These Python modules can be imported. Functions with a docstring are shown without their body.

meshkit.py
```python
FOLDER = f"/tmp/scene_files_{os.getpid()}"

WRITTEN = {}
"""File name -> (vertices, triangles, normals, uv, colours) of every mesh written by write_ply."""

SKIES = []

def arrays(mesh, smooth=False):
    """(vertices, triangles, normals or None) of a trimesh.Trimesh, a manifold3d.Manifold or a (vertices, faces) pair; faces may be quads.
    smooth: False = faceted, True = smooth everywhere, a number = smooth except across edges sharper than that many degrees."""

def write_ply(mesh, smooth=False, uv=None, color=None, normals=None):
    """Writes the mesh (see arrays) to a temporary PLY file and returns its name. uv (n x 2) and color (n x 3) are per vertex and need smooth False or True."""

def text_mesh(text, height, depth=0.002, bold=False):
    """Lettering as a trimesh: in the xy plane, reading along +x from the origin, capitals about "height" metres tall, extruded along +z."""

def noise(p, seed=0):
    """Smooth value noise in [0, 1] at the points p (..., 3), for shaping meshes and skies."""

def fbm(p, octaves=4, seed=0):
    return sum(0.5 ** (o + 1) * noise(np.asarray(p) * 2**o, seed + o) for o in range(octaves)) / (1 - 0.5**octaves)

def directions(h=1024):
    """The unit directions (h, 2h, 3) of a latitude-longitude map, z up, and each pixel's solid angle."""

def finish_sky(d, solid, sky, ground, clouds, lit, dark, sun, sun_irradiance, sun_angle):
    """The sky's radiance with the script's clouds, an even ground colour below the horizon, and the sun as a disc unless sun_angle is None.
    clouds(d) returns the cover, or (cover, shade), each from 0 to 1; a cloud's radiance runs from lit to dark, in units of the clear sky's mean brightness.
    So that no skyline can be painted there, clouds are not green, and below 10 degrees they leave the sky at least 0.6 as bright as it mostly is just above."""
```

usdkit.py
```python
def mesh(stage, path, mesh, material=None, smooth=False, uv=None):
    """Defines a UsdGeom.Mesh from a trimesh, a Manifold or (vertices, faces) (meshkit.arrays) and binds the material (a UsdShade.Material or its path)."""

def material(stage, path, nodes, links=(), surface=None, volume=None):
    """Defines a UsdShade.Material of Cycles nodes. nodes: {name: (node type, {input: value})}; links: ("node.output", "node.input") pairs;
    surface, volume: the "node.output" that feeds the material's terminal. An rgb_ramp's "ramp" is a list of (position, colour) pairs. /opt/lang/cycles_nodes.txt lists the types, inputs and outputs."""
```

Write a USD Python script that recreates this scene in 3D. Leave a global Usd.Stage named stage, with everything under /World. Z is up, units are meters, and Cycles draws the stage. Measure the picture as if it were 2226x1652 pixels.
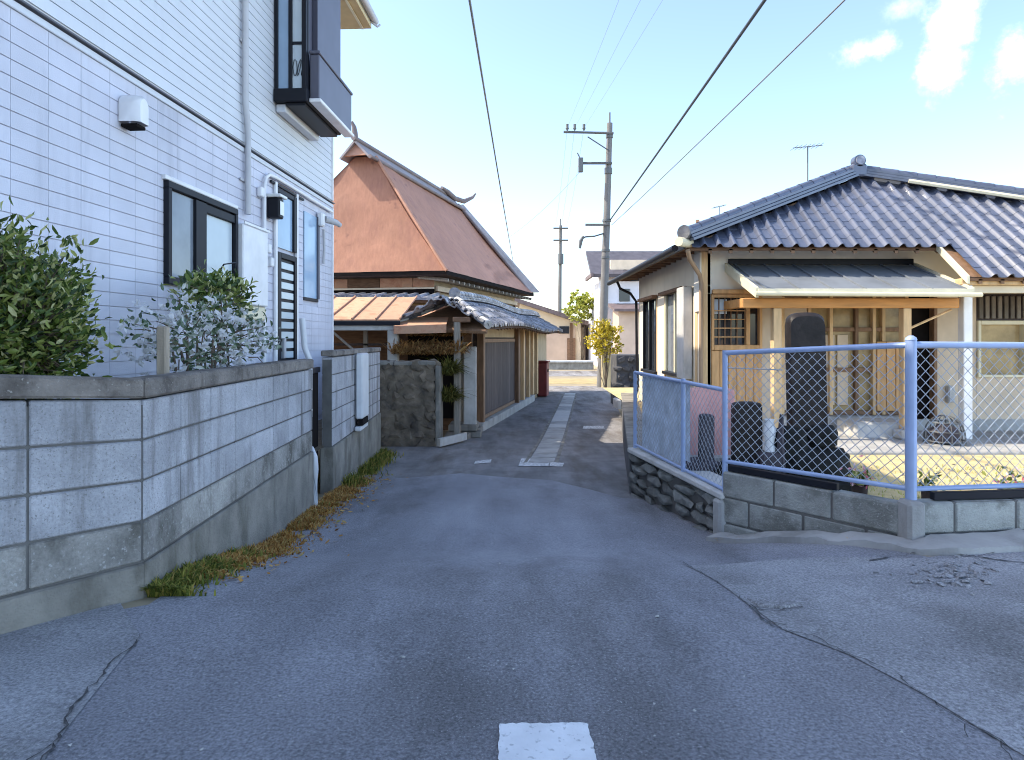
import math, random
import numpy as np, trimesh, usdkit, meshkit
import shapely, shapely.geometry as sg
from scipy.interpolate import PchipInterpolator
from scipy.sparse import csr_matrix
from scipy.sparse.csgraph import connected_components
from pxr import Usd, UsdGeom, UsdLux, UsdShade, Gf, Sdf, Vt

stage = Usd.Stage.CreateInMemory()
UsdGeom.SetStageUpAxis(stage, 'Z')
UsdGeom.SetStageMetersPerUnit(stage, 1.0)
W = UsdGeom.Xform.Define(stage, '/World')
UsdGeom.Scope.Define(stage, '/World/Looks')
PI = math.pi
EYE = 2.0            # camera height over the lowest part of the lane

# ---------------------------------------------------------------- camera, sky, sun, exposure
cam = UsdGeom.Camera.Define(stage, '/World/camera')
cam.CreateHorizontalApertureAttr(36.0)
cam.CreateVerticalApertureAttr(36.0 * 760 / 1024)
cam.CreateFocalLengthAttr(36.0 * 1400 / 2225)
cam.CreateVerticalApertureOffsetAttr(-36.0 * 91 / 2225)
cam.CreateClippingRangeAttr(Gf.Vec2f(0.05, 2000))
cam.CreateExposureAttr(1.6)
cam.AddTranslateOp().Set(Gf.Vec3d(0, 0, EYE))
cam.AddRotateXOp().Set(90)

SUN_EL = math.radians(47)
SUN_AZ = math.atan2(-0.998, 0.03)
SUN = Gf.Vec3d(math.sin(SUN_AZ) * math.cos(SUN_EL), math.cos(SUN_AZ) * math.cos(SUN_EL), math.sin(SUN_EL))
sun = UsdLux.DistantLight.Define(stage, '/World/sun')
sun.CreateIntensityAttr(0.66)
sun.CreateAngleAttr(0.53)
sun.CreateNormalizeAttr(True)
sun.CreateColorAttr(Gf.Vec3f(1.0, 0.90, 0.74))
sun.AddTransformOp().Set(Gf.Matrix4d().SetRotate(Gf.Rotation(Gf.Vec3d(0, 0, 1), SUN)))

def make_sky():
    n = {'tc': ('texture_coordinate', {}),
         'sky': ('sky_texture', {'sky_type': 'single_scattering', 'sun_disc': False, 'sun_elevation': SUN_EL, 'sun_rotation': SUN_AZ,
                                 'altitude': 0.0, 'air_density': 1.0, 'aerosol_density': 1.25, 'ozone_density': 1.0}),
         'nz': ('noise_texture', {'scale': 24.0, 'detail': 8.0, 'roughness': 0.66}),
         'out': ('background_shader', {'strength': 0.135})}
    l = [('tc.generated', 'nz.vector')]
    # small cumulus in the open sky, as directions in the world: (x, y, z), stretch, strength
    blobs = [((776, 1400, 628), (30, 30, 70), .75), ((950, 1400, 668), (38, 38, 26), .95), ((938, 1400, 590), (34, 34, 36), .95), ((1092, 1400, 612), (40, 40, 34), .75),
             ((850, 1400, 722), (46, 46, 70), .35), ((975, 1400, 735), (42, 42, 50), .7), ((1500, 1400, 640), (9, 9, 20), .9), ((2400, 900, 800), (7, 7, 15), .8)]
    last = None
    for i, (c, s, k) in enumerate(blobs):
        c = np.array(c, float); c /= np.linalg.norm(c)
        n[f'sub{i}'] = ('vector_math', {'math_type': 'subtract', 'vector2': tuple(c)})
        n[f'mul{i}'] = ('vector_math', {'math_type': 'multiply', 'vector2': s})
        n[f'len{i}'] = ('vector_math', {'math_type': 'length'})
        n[f'off{i}'] = ('math', {'math_type': 'multiply_add', 'value2': 3.0, 'value3': -1.5})
        n[f'add{i}'] = ('math', {'math_type': 'add'})
        n[f'map{i}'] = ('map_range', {'range_type': 'smoothstep', 'from_min': 1.35, 'from_max': -0.25, 'to_min': 0.0, 'to_max': k, 'clamp': True})
        l += [('tc.generated', f'sub{i}.vector1'), (f'sub{i}.vector', f'mul{i}.vector1'), (f'mul{i}.vector', f'len{i}.vector1'),
              ('nz.fac', f'off{i}.value1'), (f'len{i}.value', f'add{i}.value1'), (f'off{i}.value', f'add{i}.value2'), (f'add{i}.value', f'map{i}.value')]
        if last is None:
            last = f'map{i}.result'
        else:
            n[f'max{i}'] = ('math', {'math_type': 'maximum'})
            l += [(last, f'max{i}.value1'), (f'map{i}.result', f'max{i}.value2')]
            last = f'max{i}.value'
    n['mix'] = ('mix_color', {'b': (6.0, 6.2, 6.5), 'use_clamp': False})
    l += [('sky.color', 'mix.a'), (last, 'mix.fac'), ('mix.result', 'out.color')]
    return usdkit.material(stage, '/World/Looks/sky_look', n, l, surface='out.background')

dome = UsdLux.DomeLight.Define(stage, '/World/sky')
UsdShade.MaterialBindingAPI.Apply(dome.GetPrim()).Bind(make_sky())
dome.GetPrim().SetCustomDataByKey('kind', 'structure')

# ---------------------------------------------------------------- helpers
counts = {}
def numbered(parent, name):
    k = (parent, name)
    i = counts.get(k, 0)
    counts[k] = i + 1
    return f'{parent}/{name}' if i == 0 else f'{parent}/{name}_{i:03d}'

def tag(prim, label=None, cat=None, group=None, kind=None):
    for k, v in (('label', label), ('category', cat), ('group', group), ('kind', kind)):
        if v:
            prim.SetCustomDataByKey(k, v)

def thing(name, label, cat, group=None, loc=(0, 0, 0)):
    x = UsdGeom.Xform.Define(stage, numbered('/World', name))
    x.AddTranslateOp().Set(Gf.Vec3d(*map(float, loc)))
    tag(x.GetPrim(), label, cat, group)
    THING_LOC[str(x.GetPath())] = np.array(loc, float)
    return str(x.GetPath())
THING_LOC = {}
LEAVES = set()

def put(parent, name, mesh, material, smooth=False, label=None, cat=None, group=None, kind=None):
    """Defines one mesh, given in world coordinates, under parent (a thing, a part or /World)."""
    if isinstance(mesh, MB):
        mesh = mesh.get()
    elif hasattr(mesh, 'vertices'):
        mesh = (np.array(mesh.vertices), np.array(mesh.faces))
    path = numbered(parent, name)
    root = '/' + '/'.join(parent.split('/')[1:3])
    off = THING_LOC.get(root)
    if off is not None:
        mesh = (np.asarray(mesh[0]) - off, mesh[1])
    m = usdkit.mesh(stage, path, mesh, M[material], smooth=smooth)
    if material in LEAVES:      # one random tone per leaf or blade
        f = np.asarray(mesh[1]); nv = len(mesh[0])
        gr = csr_matrix((np.ones(len(f) * 2), (np.r_[f[:, 0], f[:, 0]], np.r_[f[:, 1], f[:, 2]])), shape=(nv, nv))
        k, lab = connected_components(gr, directed=False)
        tone = np.random.default_rng(len(f)).uniform(0, 1, k)[lab[f[:, 0]]]
        UsdGeom.PrimvarsAPI(m).CreatePrimvar('tone', Sdf.ValueTypeNames.FloatArray, 'uniform').Set(Vt.FloatArray.FromNumpy(tone.astype(np.float32)))
    tag(m.GetPrim(), label, cat, group, kind)
    return path

def _box_topology():
    pts = []
    for sx in (-1, 1):
        for sy in (-1, 1):
            for sz in (-1, 1):
                pts += [(sx, .8 * sy, .8 * sz), (.8 * sx, sy, .8 * sz), (.8 * sx, .8 * sy, sz)]
    pts = np.array(pts, float)
    hull = trimesh.convex.convex_hull(pts)
    idx = [int(np.argmin(((pts - v) ** 2).sum(1))) for v in hull.vertices]
    f = np.array(idx)[hull.faces]
    c = pts[f].mean(1)
    nrm = np.cross(pts[f[:, 1]] - pts[f[:, 0]], pts[f[:, 2]] - pts[f[:, 0]])
    flip = (nrm * c).sum(1) < 0
    f[flip] = f[flip][:, ::-1]
    return np.sign(pts), np.abs(pts) < .9, f
_BS, _BI, _BF = _box_topology()
_CF = np.array([[0, 2, 1], [1, 2, 3], [4, 5, 6], [5, 7, 6], [0, 1, 4], [1, 5, 4], [2, 6, 3], [3, 6, 7], [0, 4, 2], [2, 4, 6], [1, 3, 5], [3, 7, 5]])[:, ::-1]

class MB:
    def __init__(self):
        self.v, self.f, self.n = [], [], 0
    def raw(self, v, f):
        v, f = np.asarray(v, float), np.asarray(f, int)
        if f.ndim == 2 and f.shape[1] == 4:
            f = np.vstack([f[:, [0, 1, 2]], f[:, [0, 2, 3]]])
        self.v.append(v); self.f.append(f + self.n); self.n += len(v)
        return self
    def get(self):
        return np.vstack(self.v), np.vstack(self.f)
    def box(self, x0, x1, y0, y1, z0, z1, b=0.0, fn=None):
        lo, hi = np.array([x0, y0, z0], float), np.array([x1, y1, z1], float)
        lo, hi = np.minimum(lo, hi), np.maximum(lo, hi)
        c, h = (lo + hi) / 2, (hi - lo) / 2
        if b > 0:
            bb = min(b, .45 * h.min())
            v = c + _BS * (h - _BI * bb); f = _BF
        else:
            v = c + h * np.array([(a, d, e) for a in (-1, 1) for d in (-1, 1) for e in (-1, 1)], float); f = _CF
        return self.raw(fn(v) if fn else v, f)
    def tube(self, path, r, n=8, cap=True):
        p = np.asarray(path, float)
        r = np.broadcast_to(np.asarray(r, float), (len(p),))
        t = np.gradient(p, axis=0); t /= np.maximum(np.linalg.norm(t, axis=1, keepdims=True), 1e-9)
        up = np.array([0, 0, 1.0]) if abs(t[0][2]) < .9 else np.array([1.0, 0, 0])
        rings = []
        for i in range(len(p)):
            a = np.cross(t[i], up)
            if np.linalg.norm(a) < 1e-4:
                a = np.cross(t[i], [0, 1.0, 0])
            a /= np.linalg.norm(a); b = np.cross(t[i], a); up = -np.cross(t[i], a) if False else up
            ang = np.arange(n) * 2 * PI / n
            rings.append(p[i] + r[i] * (np.cos(ang)[:, None] * a + np.sin(ang)[:, None] * b))
        v = np.vstack(rings); f = []
        for i in range(len(p) - 1):
            for k in range(n):
                k2 = (k + 1) % n
                f += [[i * n + k, (i + 1) * n + k2, i * n + k2], [i * n + k, (i + 1) * n + k, (i + 1) * n + k2]]
        if cap:
            v = np.vstack([v, p[0], p[-1]]); c0, c1 = len(v) - 2, len(v) - 1; e = (len(p) - 1) * n
            for k in range(n):
                k2 = (k + 1) % n
                f += [[c0, k, k2], [c1, e + k2, e + k]]
        return self.raw(v, f)
    def poly(self, pts, thick=None, n=None):
        """A flat polygon (fan), or a slab of it when thick is given (extruded against its normal)."""
        p = np.asarray(pts, float); k = len(p)
        if thick is None:
            return self.raw(p, [[0, i, i + 1] for i in range(1, k - 1)])
        nn = np.cross(p[1] - p[0], p[2] - p[0]); nn /= np.linalg.norm(nn)
        q = p - nn * thick
        f = [[0, i, i + 1] for i in range(1, k - 1)] + [[k, k + i + 1, k + i] for i in range(1, k - 1)]
        for i in range(k):
            j = (i + 1) % k
            f += [[i, k + i, k + j], [i, k + j, j]]
        return self.raw(np.vstack([p, q]), f)
    def prism(self, outline, fn, d0, d1):
        """outline (n x 2, anticlockwise), extruded from d0 to d1; fn(a, b, d) gives the world points."""
        o = np.asarray(outline, float); k = len(o)
        tri = trimesh.creation.triangulate_polygon(sg.Polygon(o), engine='earcut')
        tv, tf = np.asarray(tri[0]), np.asarray(tri[1])
        v = np.vstack([fn(tv[:, 0], tv[:, 1], np.full(len(tv), d0)), fn(tv[:, 0], tv[:, 1], np.full(len(tv), d1))])
        f = np.vstack([tf[:, ::-1], tf + len(tv)])
        self.raw(v, f)
        v = np.vstack([fn(o[:, 0], o[:, 1], np.full(k, d0)), fn(o[:, 0], o[:, 1], np.full(k, d1))])
        f = []
        for i in range(k):
            j = (i + 1) % k
            f += [[i, j, k + j], [i, k + j, k + i]]
        return self.raw(v, f)
    def trim(self, tm):
        return self.raw(tm.vertices, tm.faces)

def world_box(x0, x1, y0, y1, z0, z1, b=0.0):
    return MB().box(x0, x1, y0, y1, z0, z1, b)

class Frame:
    """A vertical plane from p0 to p1 in plan; a point is (s along, o out of the plane, z). side=+1: out is to the right of p0->p1."""
    def __init__(self, p0, p1, side=1):
        self.p0 = np.array(p0, float); d = np.array(p1, float) - self.p0
        self.len = np.linalg.norm(d); self.u = d / self.len; self.side = side
        self.n = np.array([self.u[1], -self.u[0]]) * side
    def __call__(self, v):
        v = np.asarray(v, float)
        xy = self.p0 + v[..., :1] * self.u + v[..., 1:2] * self.n
        return np.concatenate([xy, v[..., 2:3]], -1)
    def box(self, s0, s1, o0, o1, z0, z1, b=0.0, mb=None):
        m = MB() if mb is None else mb
        t = MB().box(s0, s1, o0, o1, z0, z1, b); v, f = t.get()
        m.raw(self(v), f[:, ::-1] if self.side > 0 else f)
        return m
# (s, o, z) with out to the right of s is a left-handed frame, hence the flip above

def bump_mat(name, col, rough=.7, var=.22, scale=4.0, stretch=(1, 1, 1), detail=8.0, bump=.0, bscale=60.0, col2=None, lo=.3, hi=.7,
             rand=0.0, spec=.4, metallic=0.0, speck=None, stain=None, coat=0.0, grain=None, patch=None):
    """Noise-varied principled material in world coordinates; rand: per-object brightness; speck: (colour, scale, threshold); stain: (colour, scale, amount, stretch)."""
    c = np.array(col, float)
    a, b = (c * (1 - var), np.minimum(c * (1 + var), 1)) if col2 is None else (c, np.array(col2, float))
    n = {'g': ('geometry', {}), 'mp': ('mapping', {'scale': stretch}),
         'n1': ('noise_texture', {'scale': scale, 'detail': detail, 'roughness': .6}),
         'rm': ('rgb_ramp', {'ramp': [(0, a), (lo, a), (hi, b), (1, b)]}),
         'p': ('principled_bsdf', {'roughness': rough, 'specular_ior_level': spec, 'metallic': metallic, 'coat_weight': coat})}
    l = [('g.position', 'mp.vector'), ('mp.vector', 'n1.vector'), ('n1.fac', 'rm.fac')]
    last = 'rm.color'
    if stain:
        sc, ss, sa, st = stain
        n['mps'] = ('mapping', {'scale': st}); n['ns'] = ('noise_texture', {'scale': ss, 'detail': 6.0, 'roughness': .65})
        n['rs'] = ('map_range', {'range_type': 'smoothstep', 'from_min': .48, 'from_max': .68, 'to_min': 0.0, 'to_max': sa, 'clamp': True})
        n['ms'] = ('mix_color', {'b': sc})
        l += [('g.position', 'mps.vector'), ('mps.vector', 'ns.vector'), ('ns.fac', 'rs.value'), ('rs.result', 'ms.fac'), (last, 'ms.a')]
        last = 'ms.result'
    if speck:
        kc, ks, kt = speck
        n['nk'] = ('noise_texture', {'scale': ks, 'detail': 2.0})
        n['rk'] = ('map_range', {'range_type': 'smoothstep', 'from_min': kt, 'from_max': kt + .12, 'to_min': 0.0, 'to_max': .8, 'clamp': True})
        n['mk'] = ('mix_color', {'b': kc})
        l += [('g.position', 'nk.vector'), ('nk.fac', 'rk.value'), ('rk.result', 'mk.fac'), (last, 'mk.a')]
        last = 'mk.result'
    for key, gr in (('gr', grain), ('pt', patch)):      # fine grain / broad tonal patches: (scale, amount, stretch)
        if gr:
            n[key + 'm'] = ('mapping', {'scale': gr[2] if len(gr) > 2 else (1, 1, 1)})
            n[key + 'n'] = ('noise_texture', {'scale': gr[0], 'detail': 3.0, 'roughness': .7})
            n[key + 'r'] = ('map_range', {'from_min': .32, 'from_max': .68, 'to_min': 1 - gr[1], 'to_max': 1 + gr[1], 'clamp': True})
            n[key + 's'] = ('vector_math', {'math_type': 'scale'})
            l += [('g.position', key + 'm.vector'), (key + 'm.vector', key + 'n.vector'), (key + 'n.fac', key + 'r.value'), (last, key + 's.vector1'), (key + 'r.result', key + 's.scale')]
            last = key + 's.vector'
    if rand:
        n['oi'] = ('object_info', {}); src = 'oi.random'
        k = rand
        n['rr'] = ('map_range', {'from_min': 0.0, 'from_max': 1.0, 'to_min': 1 - k, 'to_max': 1 + k})
        n['mr'] = ('vector_math', {'math_type': 'scale'})
        l += [(src, 'rr.value'), (last, 'mr.vector1'), ('rr.result', 'mr.scale')]
        last = 'mr.vector'
    l.append((last, 'p.base_color'))
    if bump:
        n['nb'] = ('noise_texture', {'scale': bscale, 'detail': 5.0, 'roughness': .6})
        n['bp'] = ('bump', {'strength': min(1.0, bump), 'distance': .012})
        l += [('g.position', 'nb.vector'), ('nb.fac', 'bp.height'), ('bp.normal', 'p.normal')]
    M[name] = usdkit.material(stage, f'/World/Looks/{name}', n, l, surface='p.BSDF')

def leaf_mat(name, stops, rough=.4, trans=.3, spec=.5):
    LEAVES.add(name)
    n = {'g': ('attribute', {'attribute': 'tone'}), 'rm': ('rgb_ramp', {'ramp': stops}), 'p': ('principled_bsdf', {'roughness': rough, 'specular_ior_level': spec}),
         't': ('translucent_bsdf', {}), 'm': ('mix_closure', {'fac': trans})}
    l = [('g.fac', 'rm.fac'), ('rm.color', 'p.base_color'), ('rm.color', 't.color'), ('p.BSDF', 'm.closure1'), ('t.BSDF', 'm.closure2')]
    M[name] = usdkit.material(stage, f'/World/Looks/{name}', n, l, surface='m.closure')

M = {}
def plain(name, col, rough=.5, spec=.5, metallic=0.0, **k):
    bump_mat(name, col, rough=rough, spec=spec, metallic=metallic, var=k.pop('var', .1), **k)

# ---------------------------------------------------------------- materials
bump_mat('asphalt', (.275, .275, .30), rough=.88, var=.12, scale=1.1, bump=1, bscale=110, speck=((.44, .435, .44), 120, .61), stain=((.165, .16, .165), .75, .8, (1.1, .5, 1)), spec=.3, grain=(85, .42), patch=(.6, .22, (1.8, .35, 1)))
bump_mat('asphalt_lane', (.215, .208, .210), rough=.9, var=.22, scale=2.2, bump=1, bscale=90, speck=((.34, .32, .30), 110, .61), stain=((.115, .098, .085), 1.0, .8, (1.4, .35, 1)), spec=.25, grain=(80, .38), patch=(.7, .28, (2.2, .4, 1)))
bump_mat('asphalt_patch', (.305, .306, .32), rough=.9, var=.14, scale=2.0, bump=1, bscale=110, speck=((.48, .475, .47), 110, .60), stain=((.20, .197, .198), 1.2, .7, (1, 1, 1)), spec=.25, grain=(85, .42), patch=(.8, .18))
bump_mat('asphalt_apron', (.335, .335, .35), rough=.9, var=.12, scale=2.5, bump=1, bscale=110, speck=((.48, .475, .47), 110, .60), stain=((.24, .236, .236), 1.4, .7, (1, 1, 1)), spec=.25, grain=(85, .40), patch=(1.2, .18))
bump_mat('crack', (.10, .098, .10), rough=1, var=.6, scale=40, spec=.05)
bump_mat('soil', (.16, .125, .085), rough=1, var=.35, scale=3, bump=1, bscale=40)
bump_mat('far_ground', (.30, .25, .165), rough=1, var=.25, scale=.8, bump=.6, bscale=20)
bump_mat('yard_gravel', (.52, .42, .21), rough=1, var=.25, scale=5, bump=1, bscale=70, speck=((.60, .54, .42), 60, .58))
bump_mat('concrete', (.36, .355, .345), rough=.88, var=.2, scale=3, bump=.5, bscale=80, stain=((.20, .195, .18), 2.2, .7, (1, 1, .4)))
bump_mat('concrete_pale', (.50, .49, .47), rough=.85, var=.15, scale=3, bump=.4, bscale=80, stain=((.3, .29, .26), 3, .5, (1, 1, .5)))
bump_mat('concrete_old', (.22, .205, .18), rough=.92, var=.3, scale=4, bump=.8, bscale=60, stain=((.10, .092, .075), 3, .85, (1, 1, .4)))
bump_mat('block', (.385, .382, .405), rough=.9, var=.22, scale=3.5, bump=.7, bscale=110, rand=.12, stain=((.165, .155, .15), 5, .85, (1, 1, .10)), speck=((.20, .195, .19), 105, .585), grain=(60, .12))
bump_mat('block_stained', (.29, .275, .255), rough=.92, var=.34, scale=4, bump=.8, bscale=90, rand=.12, stain=((.10, .092, .078), 3.0, .95, (1, 1, .5)), speck=((.42, .41, .40), 55, .60), grain=(60, .16))
bump_mat('coping', (.20, .175, .155), rough=.95, var=.35, scale=5, bump=1, bscale=50, rand=.14, stain=((.075, .064, .056), 4, .9, (1, 1, 1)), speck=((.32, .30, .27), 60, .62))
bump_mat('mortar', (.12, .115, .11), rough=1, var=.25, scale=5, bump=.4)
bump_mat('fence_block', (.31, .315, .295), rough=.92, var=.28, scale=6, bump=.9, bscale=70, rand=.14, stain=((.15, .15, .135), 4, .8, (1, 1, 1)), speck=((.40, .40, .39), 80, .60))
bump_mat('rubble', (.20, .202, .19), rough=.92, var=.4, scale=7, bump=1, bscale=50, rand=.35, stain=((.085, .087, .08), 5, .6, (1, 1, 1)))
bump_mat('rubble_left', (.16, .128, .095), rough=.95, var=.5, scale=5, bump=1, bscale=35, rand=.22, stain=((.05, .042, .038), 3, .8, (1, 1, 1)))
bump_mat('paint', (.76, .77, .79), rough=.7, var=.08, scale=6, bump=.5, bscale=120, speck=((.42, .43, .45), 45, .60), patch=(5, .08))
bump_mat('paint_worn', (.60, .60, .60), rough=.85, var=.12, scale=9, bump=.4, bscale=120, speck=((.15, .15, .15), 26, .50))
bump_mat('siding', (.59, .595, .675), rough=.5, var=.06, scale=2, bump=.35, bscale=120, rand=.035, stain=((.42, .425, .49), 3.2, .6, (1, 1, .10)), patch=(.8, .07))
bump_mat('siding_upper', (.62, .645, .69), rough=.5, var=.04, scale=2, bump=.15, bscale=120, rand=.02, stain=((.53, .55, .60), 2.5, .4, (1, 1, .12)))
plain('siding_joint', (.54, .545, .62), rough=.8)
plain('white_trim', (.76, .76, .77), rough=.4)
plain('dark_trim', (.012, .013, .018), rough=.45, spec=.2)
plain('bay_panel', (.085, .085, .115), rough=.4, var=.15, scale=2)
plain('belt_dark', (.10, .105, .125), rough=.5)
plain('grey_pipe', (.46, .46, .48), rough=.45)
plain('white_pipe', (.58, .59, .61), rough=.35)
plain('soffit', (.56, .43, .22), rough=.6)
plain('lamp_glass', (.75, .76, .74), rough=.25)
bump_mat('pane_dark', (.02, .024, .03), rough=.04, spec=.7, var=.2, scale=1)
bump_mat('pane_frost', (.50, .57, .61), rough=.16, spec=.5, var=.08, scale=1.5)
bump_mat('pane_grey', (.16, .18, .21), rough=.05, spec=.7, var=.35, scale=1.2)
bump_mat('pane_blue', (.30, .42, .56), rough=.08, spec=.6, var=.14, scale=1.2)
bump_mat('pane_amber', (.36, .27, .14), rough=.15, spec=.5, var=.5, scale=2.5)
bump_mat('thatch_sheet', (.345, .165, .105), rough=.62, var=.12, scale=.9, detail=8, bump=.15, bscale=12, spec=.3, stain=((.25, .115, .085), 2.2, .5, (1.5, 1.5, .35)), speck=((.11, .045, .04), 2.6, .68), grain=(14, .10, (1, 1, .25)))
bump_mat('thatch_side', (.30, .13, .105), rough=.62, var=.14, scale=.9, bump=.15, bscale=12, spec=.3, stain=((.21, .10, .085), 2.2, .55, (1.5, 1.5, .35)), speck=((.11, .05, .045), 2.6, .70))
plain('thatch_hip', (.40, .21, .14), rough=.6, var=.15, scale=4)
plain('ridge_metal', (.16, .125, .125), rough=.55, var=.25, scale=3)
plain('ridge_grey', (.27, .235, .235), rough=.55, var=.2, scale=3)
bump_mat('rust_sheet', (.52, .30, .19), rough=.7, var=.3, scale=3, bump=.3, bscale=30, stain=((.30, .10, .05), 3, .7, (1, 1, 1)), rand=.1)
bump_mat('brown_board', (.17, .095, .055), rough=.8, var=.35, scale=6, stretch=(1, 1, 4), bump=.4, bscale=40, rand=.2)
bump_mat('dark_board', (.075, .056, .054), rough=.8, var=.35, scale=6, stretch=(4, 4, .5), bump=.4, bscale=50, rand=.2)
bump_mat('grey_board', (.28, .245, .205), rough=.85, var=.3, scale=7, stretch=(4, 4, .5), bump=.5, bscale=50, rand=.15)
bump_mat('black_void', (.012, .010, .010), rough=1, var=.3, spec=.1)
bump_mat('tile_blue', (.082, .094, .135), rough=.24, var=.14, scale=6, bump=.05, bscale=40, rand=.16, spec=.9)
bump_mat('tile_old', (.15, .16, .195), rough=.38, var=.5, scale=7, bump=.3, bscale=40, rand=.6, spec=.6, stain=((.40, .39, .37), 5, .6, (1, 1, 1)))
bump_mat('mud_wall', (.42, .33, .22), rough=.95, var=.15, scale=3, bump=.3)
bump_mat('plaster', (.66, .60, .47), rough=.85, var=.08, scale=2, bump=.15, bscale=60, stain=((.52, .46, .35), 2, .35, (1, 1, .3)))
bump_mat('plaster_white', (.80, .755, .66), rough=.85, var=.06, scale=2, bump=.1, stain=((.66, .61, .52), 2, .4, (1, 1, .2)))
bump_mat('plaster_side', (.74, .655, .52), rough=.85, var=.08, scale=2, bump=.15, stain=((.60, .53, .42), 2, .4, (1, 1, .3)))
bump_mat('plaster_mauve', (.62, .50, .37), rough=.9, var=.1, scale=3, bump=.2, stain=((.50, .40, .29), 3, .4, (1, 1, .3)))
bump_mat('wood_orange', (.60, .345, .15), rough=.55, var=.25, scale=5, stretch=(3, 3, .5), bump=.2, bscale=60, rand=.1)
bump_mat('wood_beam', (.56, .27, .085), rough=.55, var=.2, scale=5, stretch=(.5, 3, 3), bump=.2, bscale=60, rand=.08)
bump_mat('wood_pale', (.64, .44, .235), rough=.6, var=.2, scale=5, stretch=(3, 3, .5), bump=.2, bscale=60, rand=.1)
bump_mat('wood_brown', (.20, .115, .065), rough=.65, var=.3, scale=6, stretch=(3, 3, .6), rand=.15)
bump_mat('stake', (.36, .30, .235), rough=.85, var=.25, scale=8, stretch=(3, 3, .5), bump=.4)
plain('post_white', (.80, .79, .76), rough=.5)
plain('awning', (.155, .172, .195), rough=.6, spec=.3, var=.2, scale=2)
plain('cream_trim', (.68, .62, .44), rough=.5)
plain('downpipe_brown', (.36, .245, .155), rough=.5)
bump_mat('reed_blind', (.19, .165, .14), rough=.9, var=.25, scale=4, bump=.3, rand=.3)
plain('galvanised', (.30, .39, .60), rough=.4, metallic=.1, spec=.6, var=.12)
plain('mesh_wire', (.36, .39, .44), rough=.5, metallic=.1)
bump_mat('pale_sheet', (.50, .57, .66), rough=.5, var=.3, scale=7, stretch=(1, 1, 1))
bump_mat('monument', (.019, .015, .014), rough=.5, var=.5, scale=6, bump=.35, bscale=25, spec=.22, stain=((.05, .040, .036), 4, .5, (1, 1, 1)))
bump_mat('monument_rock', (.013, .014, .014), rough=.75, var=.6, scale=8, bump=1, bscale=18, spec=.2)
bump_mat('grave_grey', (.055, .05, .062), rough=.7, var=.35, scale=9, bump=.5, bscale=60, spec=.25)
bump_mat('pink_stone', (.70, .36, .33), rough=.75, var=.12, scale=6, bump=.4, bscale=60, stain=((.60, .30, .29), 4, .5, (1, 1, 1)))
plain('china_white', (.78, .80, .82), rough=.25)
plain('red_paint', (.12, .010, .012), rough=.5, var=.25, scale=5)
plain('pole_concrete', (.15, .147, .145), rough=.85, var=.14, scale=3)
plain('steel_grey', (.10, .105, .11), rough=.5, metallic=.2)
plain('insulator', (.50, .50, .50), rough=.3)
plain('cable', (.035, .045, .055), rough=.6)
plain('cable_grey', (.17, .19, .20), rough=.6)
plain('far_wall', (.62, .50, .36), rough=.9, var=.12, scale=1)
plain('far_wall_pink', (.50, .37, .28), rough=.9, var=.12, scale=1)
plain('far_wall_white', (.66, .64, .67), rough=.9, var=.08, scale=1)
plain('far_roof', (.075, .07, .085), rough=.6, var=.3, scale=3)
plain('far_roof_brown', (.13, .095, .095), rough=.7, var=.3, scale=3)
bump_mat('sunny_wall', (.60, .50, .30), rough=.9, var=.15, scale=3, bump=.3)
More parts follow.
